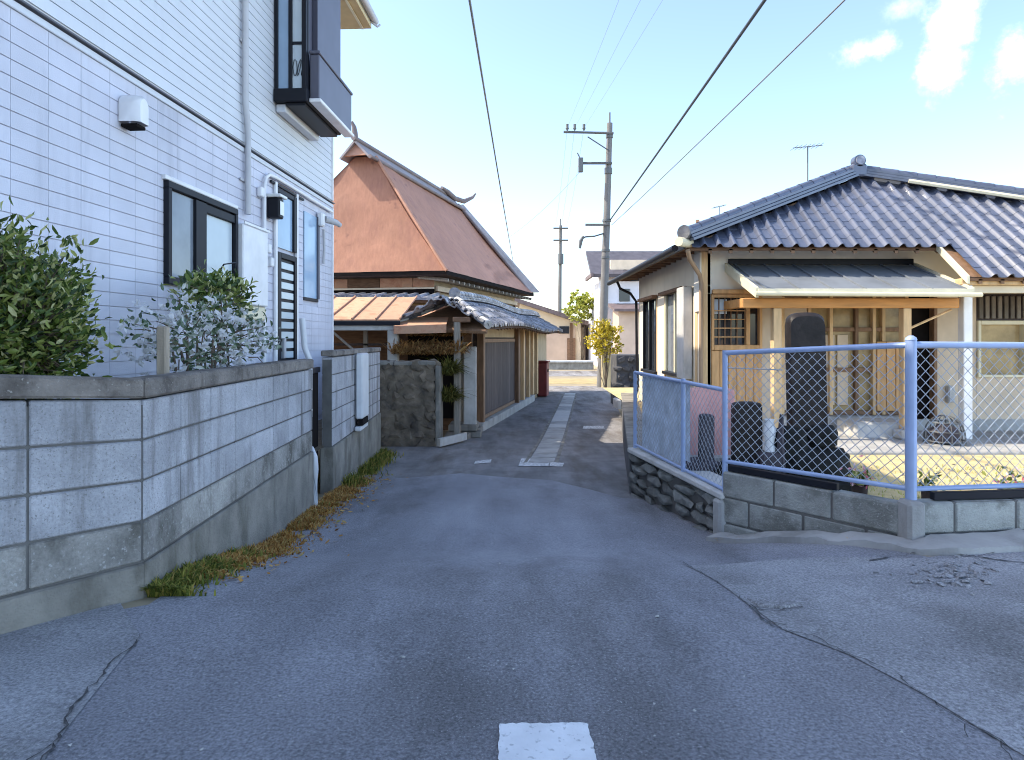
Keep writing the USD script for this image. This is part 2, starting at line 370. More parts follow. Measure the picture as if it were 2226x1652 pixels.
bump_mat('sunny_ground', (.34, .27, .135), rough=1, var=.25, scale=2, bump=.6, bscale=30)
bump_mat('dark_wall', (.085, .085, .09), rough=.9, var=.4, scale=5, bump=.8, bscale=40)
bump_mat('bark', (.12, .09, .065), rough=.95, var=.35, scale=12, bump=.6)
bump_mat('terracotta', (.05, .035, .032), rough=.8, var=.3, scale=5)
leaf_mat('leaf_hedge', [(0, (.022, .042, .010)), (.3, (.07, .12, .025)), (.55, (.17, .23, .045)), (.8, (.36, .40, .11)), (1, (.66, .64, .32))], rough=.3, trans=.3, spec=.5)
leaf_mat('leaf_camellia', [(0, (.04, .07, .035)), (.35, (.08, .13, .06)), (.6, (.20, .26, .16)), (.8, (.46, .50, .42)), (1, (.66, .68, .62))], rough=.25, trans=.2, spec=.7)  # pale leaf colour; the near-white stops also paint in glare
leaf_mat('leaf_yellow', [(0, (.16, .13, .015)), (.4, (.50, .40, .03)), (1, (.70, .56, .06))], rough=.5, trans=.35)
leaf_mat('leaf_lime', [(0, (.12, .16, .02)), (.5, (.34, .38, .05)), (1, (.52, .50, .12))], rough=.5, trans=.35)
leaf_mat('weed_green', [(0, (.06, .08, .015)), (.5, (.19, .22, .04)), (.85, (.38, .33, .07)), (1, (.46, .30, .10))], rough=.7, trans=.3, spec=.2)
leaf_mat('weed_dry', [(0, (.14, .065, .02)), (.3, (.40, .19, .05)), (.6, (.56, .30, .08)), (.85, (.62, .42, .16)), (1, (.24, .25, .06))], rough=.8, trans=.25, spec=.2)
leaf_mat('straw', [(0, (.12, .06, .025)), (.5, (.30, .16, .06)), (1, (.40, .26, .10))], rough=.85, trans=.2, spec=.2)
leaf_mat('moss', [(0, (.05, .06, .015)), (.5, (.12, .12, .03)), (1, (.20, .17, .05))], rough=.9, trans=.2, spec=.1)
leaf_mat('white_glare', [(0, (.70, .70, .70)), (1, (.85, .85, .86))], rough=.5, trans=.3)  # white of the leaf glare, as a surface colour
leaf_mat('petal', [(0, (.55, .10, .18)), (.5, (.70, .30, .40)), (1, (.80, .70, .70))], rough=.6, trans=.3)

# ---------------------------------------------------------------- terrain
_gy = PchipInterpolator([-60, -5, 0, 2.5, 3.3, 4, 4.8, 5.4, 6.3, 8, 10.6, 14, 20, 25, 32, 40, 48, 60, 90, 400],
                        [.79, .78, .77, .755, .715, .60, .43, .38, .33, .20, .06, -.02, -.05, -.06, .02, .18, .32, .42, .45, .45])
def g(x, y):
    x, y = np.asarray(x, float), np.asarray(y, float)
    ye = y - .55 * np.clip(x - 1.2, 0, 3) * (np.abs(y) < 12)
    k = np.clip((y - 8) / 4, 0, 1)
    ye = ye * (1 - k) + y * k
    return _gy(np.clip(ye, -60, 400))

YARD = sg.Polygon([(1.66, 5.03), (2.50, 4.0), (5.2, 4.3), (14, 5.2), (14, 18), (2.5, 18), (2.42, 14.2), (1.36, 7.06)])
GARDEN = sg.Polygon([(-1.95, 3.2), (-2.05, 6.3), (-2.09, 7.2), (-2.24, 10.6), (-2.5, 10.6), (-3.0, 11.0), (-9, 11), (-9, -3), (-3.2, .9), (-2.5, 2.45)])
def lowered(x, y):
    """The base terrain dips under the yards, which are sheets of their own."""
    z = g(x, y)
    pts = shapely.points(np.ravel(x), np.ravel(y))
    a = shapely.contains(YARD.buffer(-.12), pts).reshape(np.shape(x))
    return np.where(a, np.minimum(z - .05, .30), z)

gx = np.unique(np.r_[np.linspace(-600, -60, 10), np.linspace(-60, -6, 19), np.linspace(-6, 8, 94), np.linspace(8, 60, 19), np.linspace(60, 600, 10)])
gyv = np.unique(np.r_[np.linspace(-300, -8, 10), np.linspace(-8, 0, 21), np.linspace(0, 28, 187), np.linspace(28, 70, 43), np.linspace(70, 1500, 20)])
GX, GY = np.meshgrid(gx, gyv)
GZ = lowered(GX, GY)
nx, ny = len(gx), len(gyv)
idx = np.arange(nx * ny).reshape(ny, nx)
q = np.stack([idx[:-1, :-1], idx[:-1, 1:], idx[1:, 1:], idx[1:, :-1]], -1).reshape(-1, 4)
put('/World', 'ground', MB().raw(np.stack([GX, GY, GZ], -1).reshape(-1, 3), q), 'far_ground', smooth=True, kind='structure')

def drape(poly, off, cell=.25, zf=g):
    """Lays a polygon on the terrain, cut into cells."""
    m = MB()
    x0, y0, x1, y1 = poly.bounds
    xs, ys = np.arange(x0, x1 + cell, cell), np.arange(y0, y1 + cell, cell)
    shapely.prepare(poly)
    for a, b in zip(xs[:-1], xs[1:]):
        for c, d in zip(ys[:-1], ys[1:]):
            q = sg.box(a, c, b, d)
            if poly.contains(q):
                p = np.array([(a, c), (b, c), (b, d), (a, d)])
                m.raw(np.c_[p, zf(p[:, 0], p[:, 1]) + off], [[0, 1, 2], [0, 2, 3]])
            elif poly.intersects(q):
                r = poly.intersection(q)
                for piece in getattr(r, 'geoms', [r]):
                    if piece.geom_type != 'Polygon' or piece.area < 1e-6:
                        continue
                    tv, tf = trimesh.creation.triangulate_polygon(piece, engine='earcut')
                    if len(tf):
                        m.raw(np.c_[tv, zf(tv[:, 0], tv[:, 1]) + off], tf)
    return m

def ribbon(pts, w, off, zf=g, seed=0, jitter=.95):
    """A narrow crack along pts, of uneven width."""
    r = np.random.default_rng(seed)
    p = np.array(pts, float)
    d = np.r_[0, np.cumsum(np.linalg.norm(np.diff(p, axis=0), axis=1))]
    s = np.linspace(0, d[-1], max(3, int(d[-1] / .028)))
    q = np.c_[np.interp(s, d, p[:, 0]), np.interp(s, d, p[:, 1])]
    kink = np.cumsum(r.normal(0, .010, q.shape), axis=0); kink -= np.linspace(0, 1, len(q))[:, None] * kink[-1]
    q += r.normal(0, .0045, q.shape) + kink * .5
    t = np.gradient(q, axis=0); t /= np.linalg.norm(t, axis=1, keepdims=True)
    nn = np.c_[t[:, 1], -t[:, 0]]
    ww = w * (1 + jitter * r.uniform(-1, 1, len(q)))[:, None] / 2
    a, b = q + nn * ww, q - nn * ww
    v = np.vstack([np.c_[a, zf(a[:, 0], a[:, 1]) + off], np.c_[b, zf(b[:, 0], b[:, 1]) + off]])
    k = len(q)
    return MB().raw(v, [[i, i + 1, k + i + 1, k + i] for i in range(k - 1)])

# lane and crossing
LANE_L = [(-1.72, 3.05), (-1.80, 4.5), (-1.88, 6.3), (-1.98, 8.5), (-2.12, 10.6), (-2.3, 11.68), (-1.3, 11.68), (-.95, 12.6), (-.55, 14.6), (1.35, 25.2), (1.5, 27.5)]
LANE_R = [(2.40, 3.72), (1.66, 4.80), (1.70, 5.1), (1.42, 7.06), (2.55, 14.3), (3.05, 18.5), (3.25, 20.5), (3.75, 25.5), (3.9, 27.5)]
ROAD = sg.Polygon([(-14, -10), (14, -10), (14, 4.7), (5.2, 4.02)] + LANE_R + LANE_L[::-1] + [(-2.2, 2.72), (-2.72, 2.06), (-14, -8)]).buffer(0)
EDGE = [(-4, 8.9), (-2.0, 8.7), (-1.4, 8.35), (-.7, 8.8), (-.1, 8.45), (.5, 8.2), (.9, 7.5), (1.15, 6.9), (1.9, 6.4), (3.0, 6.0)]   # ragged edge of the older lane surface
near = ROAD.intersection(sg.Polygon(EDGE + [(14, 6), (14, -10), (-14, -10), (-14, 8.9)]))
far = ROAD.difference(sg.Polygon(EDGE + [(14, 6), (14, -10), (-14, -10), (-14, 8.9)])).intersection(sg.box(-14, 5, 14, 28))
put('/World', 'road', drape(near, .006, .22), 'asphalt', smooth=True, kind='structure')
put('/World', 'lane', drape(far, .006, .25), 'asphalt_lane', smooth=True, kind='structure')

def px(x, y, zg=None):
    """A point of the road from how it looks in the photograph, walked down to the terrain (used for marks on the asphalt)."""
    d = 3.0
    for _ in range(60):
        zz = float(g((x - 1112.5) / 1400 * d, d))
        d = .5 * d + .5 * (EYE - zz) * 1400 / (y - 735)
    return ((x - 1112.5) / 1400 * d, d)

apron = sg.Polygon([px(305, 1388), px(215, 1500), px(160, 1570), px(100, 1652), (-1.2, 1.2), (-1.1, -2), (-9, -3), (-3.0, 1.4), (-2.72, 2.06), (-2.2, 2.72), (-1.86, 3.06)]).buffer(0)
put('/World', 'asphalt_apron', drape(apron, .010, .2), 'asphalt_apron', smooth=True, kind='structure')
patch = sg.Polygon([px(1490, 1232), px(1618, 1312), px(1700, 1372), px(1850, 1430), px(2000, 1510), px(2210, 1640), (1.75, 1.2), (6, -1), (9, 3.6), (5.2, 3.9), (2.42, 3.66), px(1760, 1215)]).buffer(0)
put('/World', 'asphalt_patch', drape(patch, .010, .2), 'asphalt_patch', smooth=True, kind='structure')
cr = [([px(308, 1384), px(262, 1436), px(215, 1500), px(160, 1568), px(100, 1656), (-1.22, 1.2)], .0065),
      ([px(1440, 1205), px(1530, 1255), px(1618, 1312)], .003), ([px(1618, 1312), px(1660, 1352), px(1700, 1372)], .008),
      ([px(1700, 1372), px(1760, 1385), px(1850, 1430), px(1930, 1465), px(2000, 1510), px(2080, 1575), px(2150, 1605), px(2215, 1645), (1.9, 1.3)], .0042),
      ([px(1615, 1312), px(1650, 1332), px(1700, 1334), px(1745, 1324)], .0045),
      ([px(1890, 1222), px(1960, 1212), px(2010, 1202), px(2080, 1208), px(2150, 1216), px(2225, 1228)], .012)]
for i, (c, w) in enumerate(cr):
    cm = ribbon(c, w, .0145, seed=i)
    rr = np.random.default_rng(70 + i); ca = np.array(c)
    for k in range(2):           # short side branches
        j = rr.integers(0, len(ca) - 1); p_ = ca[j] + (ca[j + 1] - ca[j]) * rr.uniform(.1, .9)
        u_ = (ca[j + 1] - ca[j]) / np.linalg.norm(ca[j + 1] - ca[j]); a_ = rr.choice([-1, 1]) * rr.uniform(.4, 1.1)
        u_ = np.array([u_[0] * math.cos(a_) - u_[1] * math.sin(a_), u_[0] * math.sin(a_) + u_[1] * math.cos(a_)])
        bv, bf = ribbon([tuple(p_), tuple(p_ + u_ * rr.uniform(.06, .2))], w * .5, .0143, seed=100 * i + k).get()
        cm.raw(bv, bf)
    put('/World', 'asphalt_crack', cm, 'crack', kind='structure')
# raised lip of old asphalt by the right-hand crack
lip = [px(1625, 1306), px(1650, 1322), px(1700, 1326), px(1738, 1316)]
m = MB(); lp = np.array(lip); lp = np.c_[lp, g(lp[:, 0], lp[:, 1]) + .010]
t = np.linspace(0, 1, 13); li = np.c_[[np.interp(t, np.linspace(0, 1, 4), lp[:, k]) for k in range(3)]].T
m.tube(li, .012 * np.sin(PI * np.clip(t, .08, .92)) + .003, 7)
put('/World', 'asphalt_lip', m, 'asphalt_patch', smooth=40, kind='structure')

# loose broken asphalt near the fence, and pale pebbles strewn over the crossing
r = np.random.default_rng(4)
def stone(c, s, rr, flat=.6, n=11):
    p = rr.normal(0, 1, (n, 3)); p /= np.linalg.norm(p, axis=1, keepdims=True)
    p *= np.array(s) * (1, 1, flat) * rr.uniform(.75, 1.1, (n, 1))
    h = trimesh.convex.convex_hull(p)
    h.apply_translation(c)
    return h
m = MB()
for i in range(110):
    x, y = px(2060 + r.normal(0, 48), 1247 + r.normal(0, 16))
    s = r.uniform(.008, .03)
    m.trim(stone((x, y, float(g(x, y)) + .010 + s * .2), (s, s, s), r, .5))
put('/World', 'broken_asphalt', m, 'asphalt_apron', kind='stuff', label='broken asphalt rubble beside the kerb of the chain link fence', cat='rubble')
m = MB()
for i in range(36):
    x, y = px(r.uniform(120, 2200), 1180 + 470 * r.uniform(0, 1))
    if abs(x) > 2.4 or not ROAD.buffer(-.2).contains(sg.Point(x, y)):
        continue
    s = r.uniform(.003, .0075) * (1 if r.uniform() < .93 else 1.9)
    m.trim(stone((x, y, float(g(x, y)) + .012), (s, s, s), r, .5, 8))
put('/World', 'pebbles', m, 'concrete_pale', kind='stuff', label='small pale pebbles and grit strewn over the dark asphalt', cat='pebbles')

# painted marks
dash = [px(1085, 1581), px(1276, 1579), (.272, 1.2), (-.034, 1.2)]
rr = np.random.default_rng(77); ring = sg.Polygon(dash).exterior
rag = [np.array(ring.interpolate(t_, normalized=True).coords[0]) + rr.normal(0, .0022, 2) for t_ in np.linspace(0, 1, 160)[:-1]]
put('/World', 'road_marking', drape(sg.Polygon(rag).buffer(0), .0135, .1), 'paint', smooth=True, kind='structure')
for pts in ([(1133, 998), (1196, 998), (1192, 1015), (1126, 1015)], [(1196, 1006), (1226, 1008), (1222, 1016), (1194, 1015)], [(1033, 1004), (1068, 1000), (1066, 1007), (1030, 1010)]):
    put('/World', 'worn_road_marking', drape(sg.Polygon([px(*p) for p in pts]).buffer(0), .0135, .15), 'paint_worn', smooth=True, kind='structure')
put('/World', 'worn_road_marking', drape(sg.Polygon([px(*p) for p in [(1268, 927), (1312, 927), (1314, 933), (1266, 933)]]).buffer(0), .0135, .2), 'paint_worn', smooth=True, kind='structure')

# gutter covers down the middle of the lane, one slab after another
gut = thing('lane_gutter', 'line of concrete gutter covers running down the middle of the lane', 'gutter')
a, b = np.array([.43, 9.75]), np.array([2.12, 23.6])
L = np.linalg.norm(b - a); F = Frame(a, b)
r = np.random.default_rng(8)
s = 0.0
while s < L:
    ln = .60
    x, y = a + F.u * (s + ln / 2)
    z0, z1 = float(g(*(a + F.u * s))), float(g(*(a + F.u * (s + ln))))
    mm = MB().box(s + .012, s + ln - .012, -.20, .20, -.05, .014, .012)
    v, f = mm.get()
    v[:, 2] += z0 + (z1 - z0) * (v[:, 0] - s) / ln
    put(gut, 'gutter_cover', (F(v), f[:, ::-1]), 'concrete_pale' if r.uniform() < .3 else 'concrete')
    s += ln
for o0, o1 in ((-.26, -.21), (.21, .26)):
    m = MB(); n = 24
    for i in range(n):
        s0, s1 = L * i / n, L * (i + 1) / n
        z0, z1 = float(g(*(a + F.u * s0))), float(g(*(a + F.u * s1)))
        v, f = MB().box(s0, s1, o0, o1, -.05, .012).get()
        v[:, 2] += z0 + (z1 - z0) * (v[:, 0] - s0) / (s1 - s0)
        m.raw(F(v), f[:, ::-1])
    put(gut, 'gutter_edge', m, 'concrete_old')

# yards
yz = lambda x, y: np.full(np.shape(x), .62)
put('/World', 'yard', drape(YARD.buffer(-.02), 0, .8, yz), 'yard_gravel', kind='structure')
put('/World', 'garden_soil', drape(GARDEN, 0, .8, lambda x, y: np.full(np.shape(x), .80)), 'soil', kind='structure')
# sunlit cross lane at the far end
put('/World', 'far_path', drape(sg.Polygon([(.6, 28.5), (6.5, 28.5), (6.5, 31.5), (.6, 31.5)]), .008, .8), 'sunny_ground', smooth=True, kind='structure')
put('/World', 'far_road', drape(sg.Polygon([(-3, 33.0), (9, 33.0), (9, 37.0), (-3, 37.0)]), .008, .8), 'asphalt_lane', smooth=True, kind='structure')

# ---------------------------------------------------------------- block walls on the left
class WallMap:
    """Wall coordinates (s, o, v) with v counted in rows of .2 m below the coping; zt and the row height may change along s."""
    def __init__(self, p0, p1, zt, rh, side=1):
        self.F = Frame(p0, p1, side); self.zt, self.rh = zt, rh
    def __call__(self, v):
        t = v[:, :1] / self.F.len
        z = self.zt[0] + (self.zt[1] - self.zt[0]) * t + v[:, 2:3] * (self.rh[0] + (self.rh[1] - self.rh[0]) * t)
        return self.F(np.c_[v[:, 0], v[:, 1], z[:, 0]])
    def block(self, parent, name, s0, s1, o0, o1, v0, v1, bev, mat, **k):
        v, f = MB().box(s0, s1, o0, o1, v0, v1, bev).get()
        return put(parent, name, (self(v), f[:, ::-1] if self.F.side > 0 else f), mat, **k)

def block_wall(parent, wm, cols, rows, stained_from, base_to, ends=(0, 0), cap=.10, seed=0, thick=.12):
    r = np.random.default_rng(seed)
    L = wm.F.len
    wm.block(parent, 'mortar_core', .004, L - .004, -thick + .008, -.009, base_to, -.03, 0, 'mortar')
    for i in range(len(cols) - 1):
        for j in range(rows):
            z1, z0 = -.2 * j, -.2 * (j + 1)
            d = r.uniform(-.0015, .0015)
            wm.block(parent, 'block', cols[i] + .005, cols[i + 1] - .005, -thick, d, z0 + .005, z1 - .005, .006, 'block_stained' if j >= stained_from else 'block')
    wm.block(parent, 'footing', 0, L, -thick - .02, .012, base_to, -.2 * rows - .005, .008, 'concrete_old')
    n = max(1, round(L / .62))
    for i in range(n):
        wm.block(parent, 'coping_stone', L * i / n + .003, L * (i + 1) / n - .003, -thick - .012, .014, .004, cap + r.uniform(-.003, .003), .012, 'coping')

N_, C_, E_ = (-2.62, 2.05), (-1.81, 3.17), (-1.95, 6.30)
wall = thing('block_wall', 'long grey concrete block wall with a brown coping, bending at the corner on the left', 'wall')
wm = WallMap(C_, E_, (1.70, 1.70), (1, 1), 1)
nb = 8; cl = [wm.F.len * i / nb for i in range(nb + 1)]
block_wall(wall, wm, cl, 4, 3, -1.50, seed=1)
dNC = math.hypot(C_[0] - N_[0], C_[1] - N_[1])
wm2 = WallMap(N_, C_, (1.80, 1.70), (1.10, 1.0), 1)
block_wall(wall, wm2, [0, .44, .905, dNC - .006], 4, 3, -1.15, seed=2)

V_, X_ = (-2.0, 7.18), (-2.17, 10.6)
wall2 = thing('block_wall', 'shorter pale concrete block wall with a white pipe cover, beyond the dark gap', 'wall')
wm3 = WallMap(V_, X_, (1.79, 1.78), (1, 1), 1)
nb = 9; cl = [wm3.F.len * i / nb for i in range(nb + 1)]
block_wall(wall2, wm3, cl, 5, 5, -1.85, seed=3, cap=.07)
duct = thing('pipe_cover', 'white plastic pipe cover standing on the shorter block wall, open at its foot', 'pipe cover')
put(duct, 'cover', wm3.F.box(1.23, 1.68, .016, .115, .94, 1.80, .02), 'white_pipe')
put(duct, 'opening', wm3.F.box(1.26, 1.65, .03, .113, .85, .938, .01), 'black_void')
put(duct, 'foot', wm3.F.box(1.18, 1.70, .014, .10, .79, .848, .012), 'white_pipe')

gate = thing('gap_panel', 'narrow black panel added for the darkness in the gap between the two block walls', 'gate')  # black sheet added to draw the dark of the open gap
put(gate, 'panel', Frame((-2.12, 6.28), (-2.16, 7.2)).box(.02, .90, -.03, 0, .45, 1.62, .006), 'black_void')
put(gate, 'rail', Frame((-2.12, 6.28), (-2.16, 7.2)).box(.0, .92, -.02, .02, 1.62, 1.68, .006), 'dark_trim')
pipe = thing('drain_pipe', 'white drain pipe bending out of the gap between the block walls', 'pipe')
put(pipe, 'pipe', MB().tube([(-2.05, 6.42, .92), (-2.0, 6.40, .90), (-1.955, 6.37, .82), (-1.945, 6.36, .70), (-1.945, 6.36, .34)], .034, 10), 'white_pipe', smooth=50)
put(pipe, 'upper_pipe', MB().tube([(-2.06, 6.55, 1.20), (-2.06, 6.55, 1.78), (-2.11, 6.56, 1.90), (-2.14, 6.57, 2.2)], .03, 10), 'white_pipe', smooth=50)

# weeds along the foot of the walls
def weeds(name, label, mat, n, s0, s1, hgt, seed, path=None, width=.17, cat='weeds', wob=.10):
    r = np.random.default_rng(seed)
    path = path or [C_, E_, V_, X_]
    p = np.array(path, float)
    d = np.r_[0, np.cumsum(np.linalg.norm(np.diff(p, axis=0), axis=1))]
    m = MB(); V, Fc = [], []
    clump = s0 + (s1 - s0) * (r.uniform(0, 1, max(8, int((s1 - s0) * 20))) if 'dried' in name else r.beta(1, 1.7, max(8, int((s1 - s0) * 20))) if s0 < 1 else r.beta(2, 1.2, 60))
    for i in range(n):
        s = np.clip(r.choice(clump) + r.normal(0, .035), s0, s1)
        x, y = np.interp(s, d, p[:, 0]), np.interp(s, d, p[:, 1])
        x += .02 + abs(r.normal(0, width * .5))
        z = float(g(x, y))
        h = hgt * r.uniform(.35, 1.15) * math.exp(-3 * max(0, x - np.interp(s, d, p[:, 0]) - .1))
        a = r.uniform(0, 2 * PI); w = r.uniform(.003, .008)
        lean = np.array([math.cos(a), math.sin(a), 0]) * h * r.uniform(.2, 1.1)
        side = np.array([-math.sin(a), math.cos(a), 0]) * w
        b = np.array([x, y, z]); mid = b + lean * .35 + (0, 0, h * .62); tip = b + lean + (0, 0, h * r.uniform(.6, 1))
        k = len(V)
        V += [b - side, b + side, mid - side * .8, mid + side * .8, tip]
        Fc += [[k, k + 1, k + 3], [k, k + 3, k + 2], [k + 2, k + 3, k + 4]]
    m.raw(V, Fc)
    put('/World', name, m, mat, kind='stuff', label=label, cat=cat)
weeds('green_weeds', 'green weeds at the foot of the block wall corner', 'weed_green', 2600, -.05, 1.15, .085, 11, width=.20)
weeds('dried_weeds', 'rust brown dried weeds along the foot of the block wall', 'weed_dry', 14000, .30, 5.2, .07, 12, width=.23)
weeds('green_weeds', 'green grass tuft at the far foot of the shorter block wall', 'weed_green', 2400, 4.0, 7.6, .17, 13, width=.22)
m = MB(); r = np.random.default_rng(15)
for i in range(900):      # dead leaves lying on the verge
    s = r.uniform(.2, 5.5); x = -1.81 - .045 * s + .03 + abs(r.normal(0, .20)); y = 3.17 + s
    z = float(g(x, y)) + .012; a = r.uniform(0, 2 * PI); l = r.uniform(.012, .03)
    u = np.array([math.cos(a), math.sin(a), r.uniform(-.3, .5)]) * l; v = np.array([-math.sin(a), math.cos(a), r.uniform(-.3, .5)]) * l * .5
    c = np.array([x, y, z + .006])
    m.raw([c - u, c + v, c + u, c - v], [[0, 1, 2], [0, 2, 3]])
put('/World', 'fallen_leaves', m, 'weed_dry', kind='stuff', label='fallen brown leaves lying along the verge of the block wall', cat='leaves')

# ---------------------------------------------------------------- white house on the left
house = thing('white_house', 'white two storey house with tile pattern siding and a dark upper bay window', 'house')
HF = Frame((-3.26, 0), (-2.80, 10.0), 1)          # s is close to the distance along the lane
S_END = 10.01
HB = lambda *a, **k: HF.box(*a, **k)
Z1, ZE = 4.075, 7.12
put(house, 'wall', HB(-6, S_END - .02, -7, -.002, .75, Z1 + .03), 'siding_joint')
put(house, 'upper_wall', HB(-6, S_END - .02, -7, -.002, Z1 + .03, ZE), 'siding_upper')
openings = [(5.55, 6.82, 2.47, 3.36), (6.84, 7.46, 2.36, 3.25), (7.86, 8.47, .8, 3.06), (7.86, 8.47, 3.10, 3.84), (8.80, 9.36, 2.52, 3.75)]
tiles = []
RH, TW = .105, .303
rows = int((Z1 - .05 - .80) / RH)
for j in range(rows):
    z0 = Z1 - .05 - (j + 1) * RH
    for i in range(int((S_END + 1.2) / TW) + 1):
        s0 = -1.2 + i * TW; s1 = min(s0 + TW, S_END)
        if s1 - s0 < .05:
            continue
        cuts = [(s0, s1)]
        for (a0, a1, b0, b1) in openings:
            if z0 + RH > b0 + .02 and z0 < b1 - .02:
                new = []
                for c0, c1 in cuts:
                    if c1 <= a0 or c0 >= a1:
                        new.append((c0, c1))
                    else:
                        if c0 < a0 - .02: new.append((c0, a0))
                        if c1 > a1 + .02: new.append((a1, c1))
                cuts = new
        tiles += [(c0, c1, z0) for c0, c1 in cuts if c1 - c0 > .02]
def tile_rank(t):
    s = (t[0] + t[1]) / 2
    out = s < 3.75 or t[2] + RH < 1.9 - .0 or (s < 5.2 and t[2] < 2.05)
    return (out, s)
tiles.sort(key=tile_rank)
rest = MB()
for k, (c0, c1, z0) in enumerate(tiles):
    if k < 290:
        put(house, 'siding_tile', HB(c0 + .0015, c1 - .0015, -.001, .007, z0 + .003, z0 + RH - .002, .004), 'siding')
    else:
        HB(c0 + .0015, c1 - .0015, -.001, .007, z0 + .003, z0 + RH - .002, mb=rest)
put(house, 'siding_tile', rest, 'siding', kind='stuff')
for j in range(31):
    z0 = Z1 + .06 + j * .1
    if z0 + .1 > ZE: break
    v, f = MB().box(-6, S_END, 0, .009, z0 + .003, z0 + .098).get()
    v[(v[:, 1] > .005) & (v[:, 2] > z0 + .05), 1] = .006
    put(house, 'siding_board', (HF(v), f[:, ::-1]), 'siding_upper')
put(house, 'belt_course', HB(-6, S_END + .03, -.002, .022, Z1 - .05, Z1 + .0, .005), 'siding_upper')
put(house, 'belt_flashing', HB(-6, S_END + .035, -.002, .040, Z1 + .012, Z1 + .027, .004), 'belt_dark')
put(house, 'corner_trim', HB(S_END - .015, S_END + .03, -.06, .026, .8, Z1 - .055, .006), 'white_trim')
put(house, 'corner_trim', HB(S_END - .015, S_END + .03, -.06, .024, Z1 + .055, ZE, .006), 'white_trim')
put(house, 'rear_wing', world_box(-9.5, -3.52, 10.0, 12.35, .6, 7.6), 'siding_upper')  # unseen wing, added to keep the sun off the lane past the house
# roof: hipped, with a wide soffit
OV = .46
def HP(s, o, z): return HF(np.array([[s, o, z]], float))[0]
e = [HP(-6.7, OV, ZE), HP(S_END + .62, OV, ZE), HP(S_END + .62, -7.7, ZE), HP(-6.7, -7.7, ZE)]
rd = [HP(-2.5, -3.5, ZE + 1.75), HP(S_END - 3.6, -3.5, ZE + 1.75)]
put(house, 'soffit', MB().poly([e[0], e[1], e[2], e[3]], .03), 'soffit')
up = np.array([0, 0, .17])
put(house, 'fascia', HB(-6.7, S_END + .62, OV - .03, OV, ZE + .002, ZE + .17, .005), 'cream_trim')
put(house, 'fascia', HB(S_END + .59, S_END + .62, -7.7, OV - .032, ZE + .002, ZE + .17, .005), 'cream_trim')
put(house, 'soffit_batten', HB(-6.7, S_END + .6, OV - .16, OV - .12, ZE - .05, ZE - .031, .004), 'cream_trim')
rf = MB()
rf.poly([e[0] + up, e[1] + up, rd[1] + up, rd[0] + up]).poly([e[1] + up, e[2] + up, rd[1] + up]).poly([e[2] + up, e[3] + up, rd[0] + up, rd[1] + up]).poly([e[3] + up, e[0] + up, rd[0] + up])
put(house, 'roof', rf, 'tile_old')
put(house, 'gutter', MB().tube([HP(-6.7, OV + .06, ZE + .12), HP(S_END + .66, OV + .06, ZE + .10)], .055, 10), 'grey_pipe', smooth=50)
put(house, 'gutter_bracket', MB().tube([HP(S_END + .55, OV + .0, ZE + .06), HP(S_END + .62, OV + .10, ZE + .0), HP(S_END + .66, OV + .13, ZE + .05)], .018, 8), 'grey_pipe', smooth=50)
# upper bay window
BZ0, BZ1, B0, B1, BO = 4.86, 7.02, 7.82, 9.1, .41
bay = put(house, 'bay_window', HB(B0 + .04, B1 - .04, .018, BO - .05, BZ0 + .16, BZ1), 'bay_panel')
put(house, 'bay_base', HB(B0 - .03, B1 + .03, .018, BO + .02, BZ0, BZ0 + .16, .012), 'dark_trim')
put(house, 'bay_bracket', HB(B0 + .05, B1 - .05, .018, .14, BZ0 - .10, BZ0 - .002, .01), 'siding_upper')
put(house, 'bay_underside', HB(B0 + .02, B1 - .02, .15, BO - .02, BZ0 - .035, BZ0 - .002, .004), 'dark_trim')
for (o0, o1) in ((.018, .06), (.19, .235), (BO - .055, BO)):
    put(house, 'bay_post', HB(B0, B0 + .05, o0, o1, BZ0 + .162, BZ1, .004), 'dark_trim')
put(house, 'bay_pane', HB(B0 + .02, B0 + .035, .062, .188, BZ0 + .165, BZ1 - .02), 'pane_blue')
put(house, 'bay_pane', HB(B0 + .02, B0 + .035, .237, BO - .057, BZ0 + .165, BZ1 - .02), 'pane_frost')
put(house, 'bay_sash', HB(B0 + .006, B0 + .04, .236, BO - .056, BZ0 + .70, BZ0 + .735, .003), 'dark_trim')
for k in range(3):   # curved ornament of the little rail behind the lower pane
    c = .27 + .05 * k
    t = np.linspace(0, 2 * PI, 13)
    put(house, 'bay_rail_scroll', MB().tube(HF(np.c_[np.full(13, B0 + .012), c + .024 * np.cos(t), BZ0 + .42 + .10 * np.sin(t + k)]), .004, 6), 'dark_trim', smooth=50)
put(house, 'bay_front_panel', HB(B0 + .35, B1, BO - .049, BO + .02, BZ0 + .62, BZ1 - .10, .006), 'bay_panel')
put(house, 'bay_front_post', HB(B0 + .052, B0 + .10, BO - .049, BO + .004, BZ0 + .162, BZ1, .004), 'dark_trim')
put(house, 'flower_box', HB(B0 + .06, B1 + .12, BO + .022, BO + .14, BZ0 + .06, BZ0 + .60, .01), 'bay_panel')
put(house, 'flower_box_rail', HB(B0 + .04, B1 + .14, BO + .018, BO + .155, BZ0 + .602, BZ0 + .64, .008), 'bay_panel')
put(house, 'flower_box_tray', HB(B0 + .03, B1 + .16, BO + .022, BO + .17, BZ0 + .01, BZ0 + .056, .01), 'white_trim')
